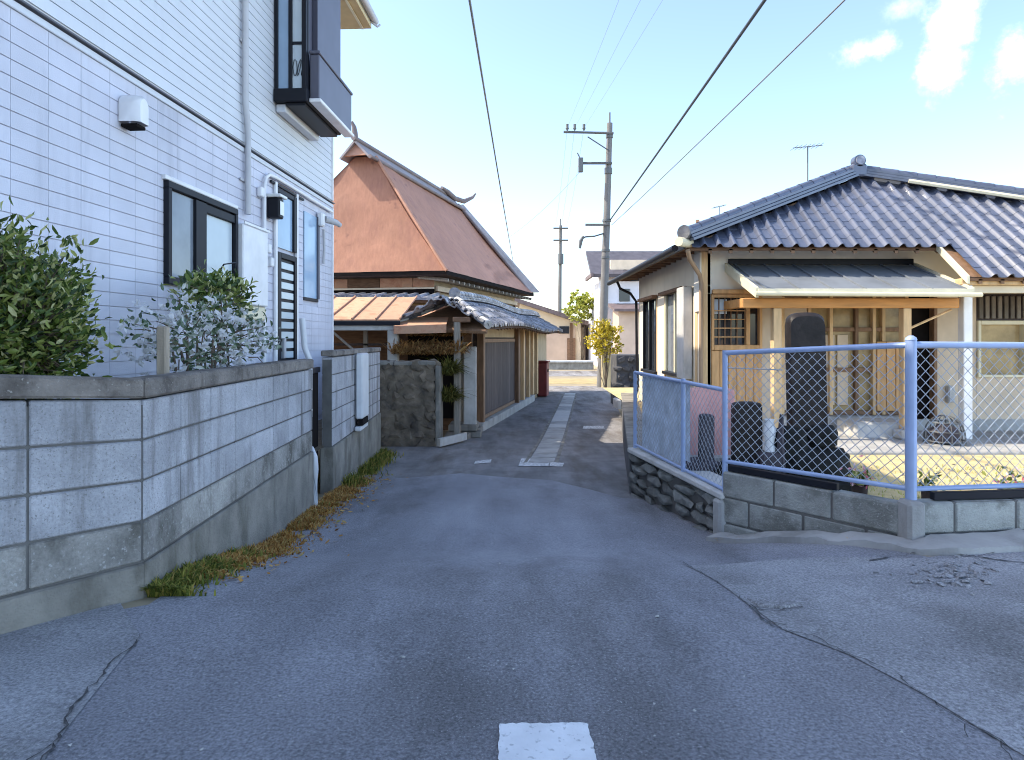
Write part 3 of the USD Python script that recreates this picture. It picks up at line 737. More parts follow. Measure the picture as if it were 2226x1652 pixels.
# upper wall: downpipe, hook
put(house, 'downpipe', MB().tube(HF(np.array([[6.98, .055, 7.10], [6.98, .055, 4.55], [7.02, .055, 4.38], [7.04, .055, 4.2], [7.04, .055, 3.35]])), .033, 10), 'grey_pipe', smooth=50)
for z in (6.2, 5.2, 3.7):
    put(house, 'pipe_clip', HB(6.93, 7.08, .014, .03, z, z + .03, .003), 'grey_pipe')
put(house, 'cable_hook', MB().tube(HF(np.array([[7.25, .02, 6.50], [7.25, .10, 6.52], [7.25, .13, 6.60], [7.25, .08, 6.68]])), .012, 8), 'grey_pipe', smooth=50)
# vent hood
def hood():
    m = MB(); n = 15
    t = np.linspace(0, PI, n)
    c0, w, z0, z1 = 5.02, .072, 3.665, 3.80
    prof = [(c0 - w, z0)] + [(c0 - w * math.cos(a), z1 + .085 * math.sin(a)) for a in t] + [(c0 + w, z0)]
    k = len(prof)
    rings = []
    for o, sc in ((.014, 1.0), (.11, 1.0), (.15, .93), (.175, .72)):
        rings.append(HF(np.array([[c0 + (s - c0) * sc, o - (.05 * 0), z0 + (z - z0) * (.55 + .45 * sc)] for s, z in prof])))
    v = np.vstack(rings); f = []
    for a in range(3):
        for i in range(k - 1):
            f.append([a * k + i, a * k + i + 1, (a + 1) * k + i + 1, (a + 1) * k + i])
    m.raw(v, f)
    m.raw(rings[-1], [[0, i, i + 1] for i in range(1, k - 1)])
    return m
vent = put(house, 'vent_hood', hood(), 'white_trim', smooth=50)
put(vent, 'vent_opening', HB(4.965, 5.075, .02, .15, 3.628, 3.655, .004), 'black_void')
# kitchen window
wf = MB()
for (a0, a1, b0, b1) in ((5.55, 6.82, 3.30, 3.36), (5.55, 6.82, 2.47, 2.53)):
    HB(a0, a1, -.001, .055, b0, b1, .004, mb=wf)
HB(5.55, 5.60, -.001, .055, 2.531, 3.299, .004, mb=wf); HB(6.77, 6.82, -.001, .055, 2.531, 3.299, .004, mb=wf)
win = put(house, 'window', wf, 'dark_trim')
put(win, 'near_sash', HB(6.0, 6.19, .005, .05, 2.54, 3.29, .004), 'dark_trim')
put(win, 'pane', HB(5.605, 5.998, .004, .02, 2.54, 3.29), 'pane_grey')
put(win, 'pane', HB(6.192, 6.76, .004, .014, 2.54, 3.20), 'pane_frost')
put(win, 'head_trim', HB(6.192, 6.765, .004, .045, 3.205, 3.285, .004), 'dark_trim')
put(win, 'lintel', HB(5.52, 6.84, .002, .045, 3.365, 3.405, .006), 'white_trim')
put(win, 'grille', MB().tube(HF(np.array([[6.25, .08, 2.55], [6.3, .16, 2.72], [6.5, .18, 2.76], [6.72, .10, 2.60]])), .008, 6), 'dark_trim', smooth=50)
put(house, 'shutter_box', HB(6.84, 7.46, .0, .10, 2.36, 3.22, .012), 'white_trim')
put(house, 'shutter_box_hood', HB(6.85, 7.48, .10, .115, 3.215, 3.245, .004), 'white_trim')
put(house, 'shutter_box_foot', HB(6.9, 7.42, .02, .09, 2.20, 2.355, .02), 'cream_trim')
# conduit arch and fittings
put(house, 'conduit', MB().tube(HF(np.array([[7.48, .045, 1.2], [7.48, .045, 3.75], [7.52, .045, 3.87], [7.62, .045, 3.93], [7.8, .045, 3.94], [9.9, .045, 3.94]])), .022, 8), 'white_trim', smooth=50)
put(house, 'cable_tray', HB(7.7, 8.75, .014, .04, 3.86, 3.89, .004), 'dark_trim')
for s, z in ((7.35, 3.62), (7.55, 3.0), (7.62, 2.85)):
    put(house, 'junction_box', HB(s, s + .09, .014, .07, z, z + .11, .01), 'white_trim')
cam1 = put(house, 'security_light', HB(9.30, 9.44, .014, .10, 3.62, 3.82, .02), 'white_trim')
put(cam1, 'light_head', MB().tube(HF(np.array([[9.44, .09, 3.74], [9.60, .20, 3.72], [9.68, .24, 3.69]])), [.05, .045, .035], 10), 'grey_pipe', smooth=50)
put(house, 'drain_elbow', MB().tube(HF(np.array([[9.5, .05, 3.6], [9.52, .05, 3.3], [9.52, .04, 3.1]])), .02, 8), 'grey_pipe', smooth=50)
lamp = put(house, 'wall_lamp', HB(7.60, 7.74, .02, .17, 3.42, 3.66, .015), 'dark_trim')
put(lamp, 'lamp_cap', HB(7.57, 7.78, .014, .20, 3.662, 3.70, .01), 'lamp_glass')
put(lamp, 'lamp_pane', HB(7.62, 7.73, .172, .178, 3.46, 3.62), 'lamp_glass')
# entrance door and transom
door = put(house, 'door', HB(7.90, 8.43, .0, .02, .82, 3.04), 'dark_trim')
put(door, 'door_post', HB(7.86, 7.96, -.001, .05, .80, 3.06, .005), 'dark_trim')
put(door, 'door_post', HB(8.40, 8.47, -.001, .05, .80, 3.06, .005), 'dark_trim')
put(door, 'door_head', HB(7.962, 8.398, -.001, .05, 2.99, 3.06, .005), 'dark_trim')
for k in range(17):
    z = .88 + k * .124
    put(door, 'louvre', HB(8.0, 8.38, .022, .036, z, z + .085, .004), 'pane_frost')
put(door, 'handle', HB(7.97, 8.02, .05, .09, 1.75, 2.0, .01), 'grey_pipe')
tr = put(house, 'transom_window', HB(8.38, 8.47, -.001, .05, 3.12, 3.84, .005), 'dark_trim')
put(tr, 'pane', HB(7.88, 8.378, .0, .02, 3.12, 3.78), 'pane_blue')
put(tr, 'head', HB(7.86, 8.378, .0, .045, 3.785, 3.84, .004), 'dark_trim')
sl = put(house, 'side_light', HB(8.80, 9.36, -.001, .022, 2.52, 2.56, .004), 'dark_trim')
put(sl, 'jamb', HB(9.30, 9.36, -.001, .045, 2.562, 3.75, .004), 'bay_panel')
put(sl, 'pane', HB(8.82, 9.298, .0, .016, 2.565, 3.74), 'pane_blue')
put(house, 'door_casing', HB(7.80, 7.855, .014, .05, .8, 3.9, .006), 'white_trim')
put(house, 'door_casing', HB(8.475, 8.53, .014, .05, .8, 3.9, .006), 'white_trim')

# ---------------------------------------------------------------- shrubs behind the wall
def shrub(name, label, mat, centre, radii, base, n_twigs, leaves, seed, leaf=(.085, .026), cat='shrub', stems=7, bark='bark', gap=0.0, up=.35, group=None, outward=.55, rmin=.35, blossoms=0):
    r = np.random.default_rng(seed)
    c, R, b = np.array(centre, float), np.array(radii, float), np.array(base, float)
    t = thing(name, label, cat, group)
    wood, V, Fc = MB(), [], []
    knots = [c + R * np.array([math.cos(a) * q, math.sin(a) * q, r.uniform(-.35, .3)]) for a, q in zip(r.uniform(0, 2 * PI, stems), r.uniform(.1, .55, stems))]
    for k in knots:
        mid = (b + k) / 2 + r.normal(0, .05, 3)
        wood.tube([b + r.normal(0, .05, 3) * (1, 1, 0), mid, k], [.016, .012, .007], 6)
    holes = [c + R * r.uniform(-1, 1, 3) for _ in range(int(gap * 12))]
    for i in range(n_twigs):
        d = r.normal(0, 1, 3); d /= np.linalg.norm(d)
        rad = r.uniform(rmin, 1) ** .5 * (1 + .16 * math.sin(5 * d[0] + seed) * math.cos(4 * d[2] + 2 * d[1]) + r.normal(0, .05))
        tip = c + R * d * rad
        if any(np.linalg.norm((tip - h) / R) < .33 for h in holes):
            continue
        k = min(knots, key=lambda q: np.linalg.norm(q - tip))
        start = k + (tip - k) * r.uniform(.4, .7)
        wood.tube([start, (start + tip) / 2 + r.normal(0, .015, 3), tip], [.005, .004, .002], 4, cap=False)
        for j in range(leaves):
            p = tip + r.normal(0, .045, 3)
            a = r.uniform(0, 2 * PI)
            u = np.array([math.cos(a), math.sin(a), r.uniform(-.5, .9)]) + outward * d + (0, 0, up); u /= np.linalg.norm(u)
            s = np.cross(u, r.normal(0, 1, 3)); s /= np.linalg.norm(s); nn = np.cross(u, s)
            l, w = leaf[0] * r.uniform(.6, 1.25), leaf[1] * r.uniform(.7, 1.2)
            q = len(V)
            V += [p, p + u * l * .28 + s * w * .8 + nn * w * .25, p + u * l * .28 - s * w * .8 + nn * w * .25, p + u * l * .68 + s * w * .85 + nn * w * .2, p + u * l * .68 - s * w * .85 + nn * w * .2, p + u * l * .5 - nn * w * .1, p + u * l - nn * l * .14]
            Fc += [[q, q + 5, q + 1], [q, q + 2, q + 5], [q + 1, q + 5, q + 3], [q + 5, q + 2, q + 4], [q + 3, q + 5, q + 6], [q + 5, q + 4, q + 6]]
    put(t, 'stems', wood, bark)
    put(t, 'leaves', MB().raw(V, Fc), mat, kind='stuff')
    if blossoms:  # white cards imitating glare on the glossy leaves
        fl = MB()
        for i in range(blossoms):
            d = r.normal(0, 1, 3); d /= np.linalg.norm(d); p = c + R * d * r.uniform(.6, 1.05)
            for k in range(6):
                a = r.normal(0, 1, 3) + d; a /= np.linalg.norm(a); e_ = np.cross(a, r.normal(0, 1, 3)); e_ /= np.linalg.norm(e_); q = r.uniform(.022, .042)
                fl.raw([p, p + a * q * .6 + e_ * q * .5, p + a * q * 1.3, p + a * q * .6 - e_ * q * .5], [[0, 1, 2], [0, 2, 3]])
        put(t, 'blossoms', fl, 'white_glare', kind='stuff')
    return t
shrub('evergreen_shrub', 'big dense green evergreen shrub at the left edge, above the block wall', 'leaf_hedge', (-2.70, 3.15, 2.04), (.58, .34, .50), (-2.6, 3.15, .8), 1300, 16, 21, leaf=(.052, .0105), rmin=.05, stems=10)
shrub('pale_leaved_shrub', 'loose shrub with pale glossy leaves and white leaf glare built as flecks before the kitchen window', 'leaf_camellia', (-2.25, 4.72, 1.98), (.34, .98, .32), (-2.22, 4.7, .8), 125, 9, 24, leaf=(.058, .014), gap=.9, stems=9, rmin=.1, blossoms=150)
shrub('window_shrub', 'broad leaved shrub just under the sill of the kitchen window', 'leaf_hedge', (-2.45, 5.35, 2.36), (.20, .55, .13), (-2.4, 5.3, .8), 60, 11, 27, leaf=(.07, .017), stems=6)
st = thing('wooden_stake', 'square weathered wooden stake standing among the pale leaved shrub', 'stake')
put(st, 'stake', world_box(-2.10, -2.045, 3.80, 3.855, .8, 2.07, .006), 'stake')

# ---------------------------------------------------------------- chain link fence and its walls on the right
P1, P2, P3, P0 = (1.63, 5.0), (2.46, 3.95), (5.3, 4.25), (1.29, 7.06)
fw = thing('fence_wall', 'low dark concrete block wall carrying the taller chain link fence', 'wall')
FA, FB = Frame(P1, P2, 1), Frame(P2, P3, 1)
r = np.random.default_rng(31)
put(fw, 'mortar_core', FA.box(.01, FA.len - .01, -.11, -.010, .25, .955), 'mortar')
n = 3
for j in range(3):
    z1 = .97 - .2 * j
    off = .0 if j % 2 == 0 else -.20
    edges = [0] + [s for s in np.arange(off + .42, FA.len, .42) if s > .08] + [FA.len]
    for s0, s1 in zip(edges[:-1], edges[1:]):
        if s1 - s0 > .03:
            put(fw, 'block', FA.box(s0 + .004, s1 - .004, -.12, r.uniform(-.004, .004), z1 - .195, z1 - .004, .012), 'fence_block')
put(fw, 'mortar_core', FB.box(.01, FB.len, -.11, -.010, .45, .985), 'mortar')
for j in range(2):
    z1 = .99 - .2 * j
    edges = [0, .28] + list(np.arange(.70, FB.len, .42))
    for s0, s1 in zip(edges[:-1], edges[1:]):
        put(fw, 'block', FB.box(s0 + .004, s1 - .004, -.12, r.uniform(-.004, .004), z1 - .195, z1 - .004, .012), 'fence_block')
put(fw, 'corner_pier', world_box(P2[0] - .05, P2[0] + .06, P2[1] - .04, P2[1] + .10, .5, 1.0, .02), 'concrete')
# concrete strip along its foot
ks = [(1.50, 4.98), (1.57, 4.80), (2.36, 3.78), (2.55, 3.72), (5.3, 3.98)]
m = MB()
kp = np.array(ks); inner = kp + np.array([[.10, .02], [.10, .06], [.12, .10], [.0, .20], [0, .22]])
dd = np.r_[0, np.cumsum(np.linalg.norm(np.diff(kp, axis=0), axis=1))]
t = np.linspace(0, dd[-1], 60)
ko = np.c_[np.interp(t, dd, kp[:, 0]), np.interp(t, dd, kp[:, 1])]; ki = np.c_[np.interp(t, dd, inner[:, 0]), np.interp(t, dd, inner[:, 1])]
zo = g(ko[:, 0], ko[:, 1]); zi = np.maximum(g(ki[:, 0], ki[:, 1]), zo) 
v = np.vstack([np.c_[ko, zo - .05], np.c_[ko, zo + .045 + .008 * r.normal(0, 1, 60)], np.c_[ki, zi + .065 + .008 * r.normal(0, 1, 60)], np.c_[ki, zi - .1]])
f = []
for a in range(3):
    for i in range(59):
        f.append([a * 60 + i, a * 60 + i + 1, (a + 1) * 60 + i + 1, (a + 1) * 60 + i])
put('/World', 'concrete_kerb', m.raw(v, f), 'concrete', smooth=40, kind='structure')
weeds('kerb_weeds', 'thin dry weeds and dirt along the foot of the fence wall', 'weed_dry', 900, .05, 1.3, .05, 36, path=[(1.50, 4.90), (2.36, 3.86)], width=.05)

# rubble wall below the lower fence
rw = thing('rubble_wall', 'low rubble stone wall with a pale concrete ledge under the lower chain link fence', 'wall')
FR = Frame(P0, P1, 1)
put(rw, 'backing', FR.box(-.02, FR.len - .02, -.30, -.06, -.1, .74), 'mortar')
put(rw, 'ledge', FR.box(-.03, FR.len + .01, -.30, .02, .745, .80, .012), 'concrete_pale')
put(rw, 'corner_pier', FR.box(FR.len - .10, FR.len + .02, -.2, .035, .2, .744, .02), 'concrete')
r = np.random.default_rng(33)
for j in range(6):
    s = -.02 + r.uniform(-.1, 0)
    while s < FR.len - .10:
        ln = r.uniform(.20, .50); h = .100
        zc = .70 - j * .112 + r.normal(0, .006) - .03 * math.sin(s * 2)
        sc = min(s + ln / 2, FR.len - .18)
        if zc > float(g(*FR(np.array([sc, 0, 0.]))[:2])) - .06:
            hull = stone((0, 0, 0), (ln * .60, .05, h * .60), r, 1.0, 16)
            v = hull.vertices + (sc, -.035 + r.uniform(-.012, .012), zc)
            put(rw, 'stone', (FR(v), hull.faces[:, ::-1]), 'rubble')
        s += ln + .01
# the rubble wall goes on as a plain retaining wall along the lane
FC = Frame((2.42, 14.2), P0, 1)
rt = thing('retaining_wall', 'low dark retaining wall along the lane beyond the end of the fence', 'wall')
put(rt, 'wall', FC.box(0, FC.len - .04, -.25, 0, -.2, .76, .015), 'dark_wall')
put(rt, 'cap', FC.box(0, FC.len - .04, -.27, .02, .762, .80, .01), 'concrete_old')

def chain_link(F, s0, s1, z0, z1, o, pitch=.072, rad=.0026):
    """Two sets of slanted wires, woven by a small offset, clipped to the panel."""
    m = MB(); w, h = s1 - s0, z1 - z0
    def wire(a, b, oo):
        p = F(np.array([[s0 + a[0], o + oo, z0 + a[1]], [s0 + b[0], o + oo, z0 + b[1]]]))
        m.tube(p, rad, 4, cap=False)
    k = -math.ceil(h / pitch)
    while k * pitch < w:
        c = k * pitch
        lo = (max(c, 0), max(0, -c)); hi_x = min(c + h, w); hi = (hi_x, hi_x - c)
        if hi[0] > lo[0]:
            wire(lo, hi, .002)
            wire((lo[0], h - lo[1]), (hi[0], h - hi[1]), -.002)
        k += 1
    return m
def rail(pts, rad):
    return MB().tube(np.array(pts, float), rad, 12)

f1 = thing('chain_link_fence', 'taller blue grey chain link fence with tube rails on the block wall', 'fence')
def fpt(F, s, z, o=-.06): return F(np.array([s, o, z]))
pA, pB, pC = fpt(FA, 0, 0)[:2], fpt(FA, FA.len, 0)[:2], fpt(FB, FB.len, 0)[:2]
pB = np.array([P2[0] + .02, P2[1] + .055]); pA = np.array([P1[0] + .03, P1[1] + .02])
FA2, FB2 = Frame(pA, pB, 1), Frame(pB, pC, 1)
ZT1, ZT2 = 1.885, 1.958
def lin(s): return ZT1 + (ZT2 - ZT1) * s / FA2.len
put(f1, 'post', rail([(*pA, .80), (*pA, ZT1 + .02)], .021), 'galvanised', smooth=50)
put(f1, 'post', rail([(*pB, .55), (*pB, ZT2 + .03)], .032), 'galvanised', smooth=50)
put(f1, 'post_cap', MB().tube([(*pB, ZT2 + .03), (*pB, ZT2 + .045), (*pB, ZT2 + .058)], [.034, .030, .012], 12), 'galvanised', smooth=50)
put(f1, 'post', rail([(*pC, .80), (*pC, ZT2 + .03)], .032), 'galvanised', smooth=50)
put(f1, 'top_rail', rail([(*pA, ZT1), (*pB, ZT2)], .019), 'galvanised', smooth=50)
put(f1, 'top_rail', rail([(*pB, ZT2), (*pC, 1.945)], .021), 'galvanised', smooth=50)
put(f1, 'bottom_rail', rail([(*pA, 1.04), (*pB, 1.062)], .016), 'galvanised', smooth=50)
put(f1, 'bottom_rail', rail([(*pB, 1.062), (*pC, 1.075)], .016), 'galvanised', smooth=50)
put(f1, 'middle_wire', MB().tube([(*pA, 1.77), (*(pA + (pB - pA) * .36), 1.77)], .005, 6), 'mesh_wire', smooth=50)
put(f1, 'chain_link_mesh', chain_link(FA2, .01, FA2.len - .02, 1.05, 1.895, 0), 'mesh_wire', kind='stuff')
put(f1, 'chain_link_mesh', chain_link(FB2, .02, FB2.len - .02, 1.07, 1.945, 0), 'mesh_wire', kind='stuff')
put(f1, 'strip', FA2.box(.04, FA2.len * .66, -.02, .02, .972, 1.020, .003), 'dark_trim', label='dark strip painted in for the shadow gap under the bottom rail')  # dark strips draw the shadow gap below the rails
put(f1, 'strip', FB2.box(.14, FB2.len, -.02, .02, .992, 1.040, .003), 'dark_trim', label='dark strip painted in for the shadow gap under the bottom rail')

f2 = thing('chain_link_fence', 'lower blue grey chain link fence on the rubble wall, running away along the lane', 'fence')
FL = Frame((P0[0] + .06, P0[1]), (P1[0] + .03, P1[1] + .03), 1)
zt, zb = 1.625, .815
for s in (.0, FL.len * .62):
    q = FL(np.array([s, 0, 0]))[:2]
    put(f2, 'post', rail([(*q, .80), (*q, zt + .01)], .021), 'galvanised', smooth=50)
qa, qb = FL(np.array([0, 0, 0]))[:2], FL(np.array([FL.len, 0, 0]))[:2]
put(f2, 'top_rail', rail([(*qa, zt), (*qb, zt - .03)], .018), 'galvanised', smooth=50)
put(f2, 'bottom_rail', rail([(*qa, zb + .02), (*qb, zb + .0)], .014), 'galvanised', smooth=50)
put(f2, 'chain_link_mesh', chain_link(FL, .01, FL.len - .03, zb + .02, zt - .015, 0, rad=.0019), 'mesh_wire', kind='stuff')
sheet = thing('sheet_panel', 'pale blue grey weathered sheet standing behind the far bay of the lower fence', 'panel')
v, f = MB().box(0, 1.0, -.06, -.05, .82, 1.58).get()
ns = 40; s = np.linspace(.03, FL.len * .60, ns); wv = .010 * np.sin(np.arange(ns) * 1.57)
vv = np.vstack([FL(np.c_[s, -.07 + wv, np.full(ns, z)]) for z in (.82, 1.585)] + [FL(np.c_[s, -.074 + wv, np.full(ns, z)]) for z in (.82, 1.585)])
ff = []
for i in range(ns - 1):
    ff += [[i, i + 1, ns + i + 1, ns + i], [2 * ns + i, 2 * ns + i + 1, 3 * ns + i + 1, 3 * ns + i], [ns + i, ns + i + 1, 3 * ns + i + 1, 3 * ns + i]]
put(sheet, 'sheet', MB().raw(vv, ff), 'pale_sheet')
put(sheet, 'sheet_cap', FL.box(.02, FL.len * .61, -.095, -.045, 1.587, 1.61, .004), 'white_trim')

# ---------------------------------------------------------------- stones in the yard behind the fence
YZ = .62
def at(x, y, d):
    return np.array([(x - 1112.5) / 1400 * d, d, EYE + (735 - y) / 1400 * d])
def slab(cx, y, w, h, th, z0, arch=.5, lean=0.0, bev=.02):
    """An upright stone with a rounded top."""
    n = 11; t = np.linspace(0, PI, n); hw = w / 2; a = hw * arch
    prof = [(-hw * 1.03, 0)] + [(hw * 1.03, 0)] + [(hw * math.copysign(abs(math.cos(q)) ** .75, math.cos(q)), h - a + a * math.sin(q) ** .8) for q in t]
    rings = []
    for dy, sc in ((-th / 2, .95), (-th / 2 + bev, 1.0), (th / 2 - bev, 1.0), (th / 2, .95)):
        rings.append(np.array([(cx + p * sc + lean * q, y + dy, z0 + q * (.5 + .5 * sc) if q > .1 else z0 + q) for p, q in prof]))
    k = len(prof); f = []
    for b in range(3):
        for i in range(k):
            f.append([b * k + i, b * k + (i + 1) % k, (b + 1) * k + (i + 1) % k, (b + 1) * k + i])
    m = MB().raw(np.vstack(rings), f)
    m.raw(rings[0], [[0, i + 1, i] for i in range(1, k - 1)]); m.raw(rings[3], [[0, i, i + 1] for i in range(1, k - 1)])
    return m
def rock(c, s, seed):
    r = np.random.default_rng(seed)
    t = trimesh.creation.icosphere(3)
    p = t.vertices * (1 + .38 * (meshkit.fbm(t.vertices * 1.4 + seed, 4, seed)[:, None] - .5) + .18 * (meshkit.noise(t.vertices * 4 + seed, seed)[:, None] - .5))
    p = np.sign(p) * np.abs(p) ** .85
    return trimesh.Trimesh(p * s + c, t.faces, process=False)
d = 6.0
b = at(1752, 1010, d)
mon = thing('stone_monument', 'tall dark stone monument with a rounded top on a dark rock', 'monument')
put(mon, 'stele', slab(b[0] + .015, d, .335, 1.42, .13, .82, .6, -.022, .03), 'monument', smooth=35)
rk = put(mon, 'base_rock', rock((b[0] - .03, d - .02, .78), (.42, .24, .23), 3), 'monument_rock', smooth=50)
put(mon, 'shoulder_rock', rock((b[0] + .10, d - .03, 1.09), (.16, .14, .12), 5), 'monument_rock', smooth=50)
put(mon, 'leaning_rock', MB().trim(rock((b[0] - .20, d - .10, 1.0), (.17, .09, .20), 8)), 'monument_rock', smooth=50)
put(mon, 'plinth', world_box(b[0] - .55, b[0] + .42, d - .28, d + .25, .60, .72, .03), 'monument_rock')
d = 5.9; b = at(1622, 1000, d)
mn2 = thing('stone_monument', 'shorter broad dark stone slab beside the pink slab, left of the tall monument', 'monument')
put(mn2, 'stele', slab(b[0], d, .255, .60, .12, .82, .25, .0, .03), 'monument', smooth=35)
put(mn2, 'base_rock', rock((b[0] + .0, d - .02, .74), (.30, .20, .17), 13), 'monument_rock', smooth=50)
d = 6.25; b = at(1532, 985, d)
pk = thing('pink_slab', 'wide pink stone slab standing behind the lower fence', 'slab')
put(pk, 'slab', slab(at(1540, 0, d + .12)[0], d + .14, .50, .66, .09, .85, .12, .0, .012), 'pink_stone', smooth=35)
put(pk, 'base', world_box(at(1540, 0, d)[0] - .30, at(1540, 0, d)[0] + .30, d + .02, d + .30, .60, .848, .015), 'concrete_pale')
sm = thing('small_gravestone', 'small grey stone post with a rounded top in front of the pink slab', 'stone')
xx = at(1534, 0, 5.95)[0]
put(sm, 'post', slab(xx, 5.95, .125, .44, .10, .86, .45, .01, .012), 'grave_grey', smooth=35)
put(sm, 'base', MB().trim(rock((xx - .06, 5.95, .83), (.17, .13, .07), 17)), 'grave_grey', smooth=50)
ch = thing('flower_vase', 'white china flower vase standing between the two dark monuments', 'vase')
xx = at(1672, 0, 5.8)[0]
prof = [(.0, 0), (.045, 0), (.05, .02), (.036, .07), (.052, .15), (.056, .20), (.035, .26), (.045, .29)]
tt = trimesh.creation.revolve(np.array(prof), sections=20); tt.apply_translation((xx, 5.8, .98))
put(ch, 'vase', tt, 'china_white', smooth=50)
put(ch, 'stand', world_box(xx - .10, xx + .10, 5.72, 5.9, .60, .978, .02), 'grave_grey')
it = thing('incense_stone', 'slim grey stone pillar right beside the white vase', 'stone')
xx = at(1696, 0, 5.75)[0]
put(it, 'pillar', MB().tube([(xx + .012, 5.75, .8), (xx + .0, 5.75, 1.1), (xx + .01, 5.75, 1.32)], [.036, .032, .018], 8), 'grave_grey', smooth=40)

# pots with flowers along the fence
def pot_plant(name, label, x, y, d, rad, h, petals, seed, leaf='leaf_hedge', z0=None):
    r = np.random.default_rng(seed)
    b = at(x, y, d); z0 = YZ if z0 is None else z0
    t = thing(name, label, 'potted plant')
    prof = [(0, 0), (rad * .75, 0), (rad, h), (rad * 1.08, h), (rad * 1.08, h * .9), (rad * .98, h * .88)]
    p = trimesh.creation.revolve(np.array(prof[:4]), sections=18); p.apply_translation((b[0], d, z0))
    put(t, 'pot', p, 'terracotta', smooth=40)
    def cards(n, s, up, sp):
        V, F_ = [], []
        for i in range(n):
            c = np.array([b[0] + r.normal(0, sp), d + r.normal(0, sp), z0 + h + abs(r.normal(0, up))])
            a = r.normal(0, 1, 3); a /= np.linalg.norm(a); e_ = np.cross(a, r.normal(0, 1, 3)); e_ /= np.linalg.norm(e_)
            k = len(V); V += [c - a * s, c + e_ * s * .4, c + a * s, c - e_ * s * .4]; F_ += [[k, k + 1, k + 2], [k, k + 2, k + 3]]
        return MB().raw(V, F_)
    put(t, 'leaves', cards(70, .03, .06, rad * .7), leaf, kind='stuff')
    if petals:
        put(t, 'flowers', cards(petals, .022, .08, rad * .7), 'petal', kind='stuff')
    return t
pot_plant('flower_pot', 'small flower pot with pink blooms behind the fence near the tall monument', 1868, 1040, 5.1, .06, .22, 60, 41)
pot_plant('flower_pot', 'dark pot of leaves with pale blooms at the right end of the fence', 2205, 1040, 4.9, .11, .24, 26, 42)
pot_plant('flower_pot', 'tiny dark flower pot close behind the thick fence post', 2018, 1062, 4.75, .05, .26, 0, 43)
wd = r = np.random.default_rng(44)
def grass_blades(name, label, mat, poly, n, h, z, seed, cat='grass'):
    r = np.random.default_rng(seed); x0, y0, x1, y1 = poly.bounds; V, F_ = [], []
    while len(F_) < n:
        x, y = r.uniform(x0, x1), r.uniform(y0, y1)
        if not poly.contains(sg.Point(x, y)): continue
        a = r.uniform(0, 2 * PI); w = r.uniform(.003, .007); hh = h * r.uniform(.4, 1.2)
        s_ = np.array([math.cos(a), math.sin(a), 0]) * w; b = np.array([x, y, z]); k = len(V)
        V += [b - s_, b + s_, b + (r.normal(0, hh * .4), r.normal(0, hh * .4), hh)]; F_.append([k, k + 1, k + 2])
    put('/World', name, MB().raw(V, F_), mat, kind='stuff', label=label, cat=cat)
put('/World', 'planting_bed', drape(sg.Polygon([(1.75, 5.0), (2.55, 4.05), (5.2, 4.36), (7, 4.7), (7, 5.0), (5.2, 4.72), (2.72, 4.5), (2.1, 5.3)]), .006, .3, yz), 'soil', kind='structure')
r = np.random.default_rng(46); m = MB()
for i in range(260):
    x, y = r.uniform(1.9, 6.5), r.uniform(4.3, 7.4)
    s_ = r.uniform(.008, .03)
    if YARD.contains(sg.Point(x, y)): m.trim(stone((x, y, .62 + s_ * .2), (s_, s_, s_), r, .6, 9))
put('/World', 'yard_stones', m, 'concrete_old', kind='stuff', label='loose stones lying about on the yard gravel', cat='stones')
grass_blades('yard_weeds', 'short yellowish weeds growing on the sunlit yard gravel', 'leaf_lime', sg.box(2.2, 4.6, 6.5, 6.9), 2600, .035, .62, 45, 'weeds')

# ---------------------------------------------------------------- tiled house on the right
rh = thing('tiled_house', 'single storey house with blue grey tiled roof, pale plaster and a timber porch', 'house')
YW, ZEV = 9.55, 3.30            # front wall plane, eave height
X0, X1 = 2.86, 12.0
AP = np.array([5.62, 10.56, 4.60]); SL = .833
EVY = 9.0                        # front eave
def roof_z(y): return ZEV + SL * (y - EVY)
# walls: the front with its openings left out
def wallbox(x0, x1, z0, z1, mat='plaster', y0=YW, th=.14, name='wall'):
    return put(rh, name, world_box(x0, x1, y0, y0 + th, z0, z1), mat)
wallbox(X0, X1, 2.66, 3.42, 'plaster_white', name='upper_wall')
wallbox(X0, 2.945, .62, 2.655, 'plaster')
wallbox(3.70, 4.00, .62, 2.655, 'plaster_mauve')
wallbox(6.30, 6.88, .62, 2.655, 'plaster_mauve')
wallbox(6.885, X1, .62, 1.42, 'plaster_mauve', name='lower_wall')
wallbox(8.3, X1, 1.425, 2.655, 'plaster')
put(rh, 'plinth', world_box(X0 - .02, X1, YW - .03, YW - .002, .6, .80, .01), 'concrete')
put(rh, 'interior', world_box(X0 + .2, X1, YW + .35, YW + 4.2, .62, 3.2), 'wood_brown')
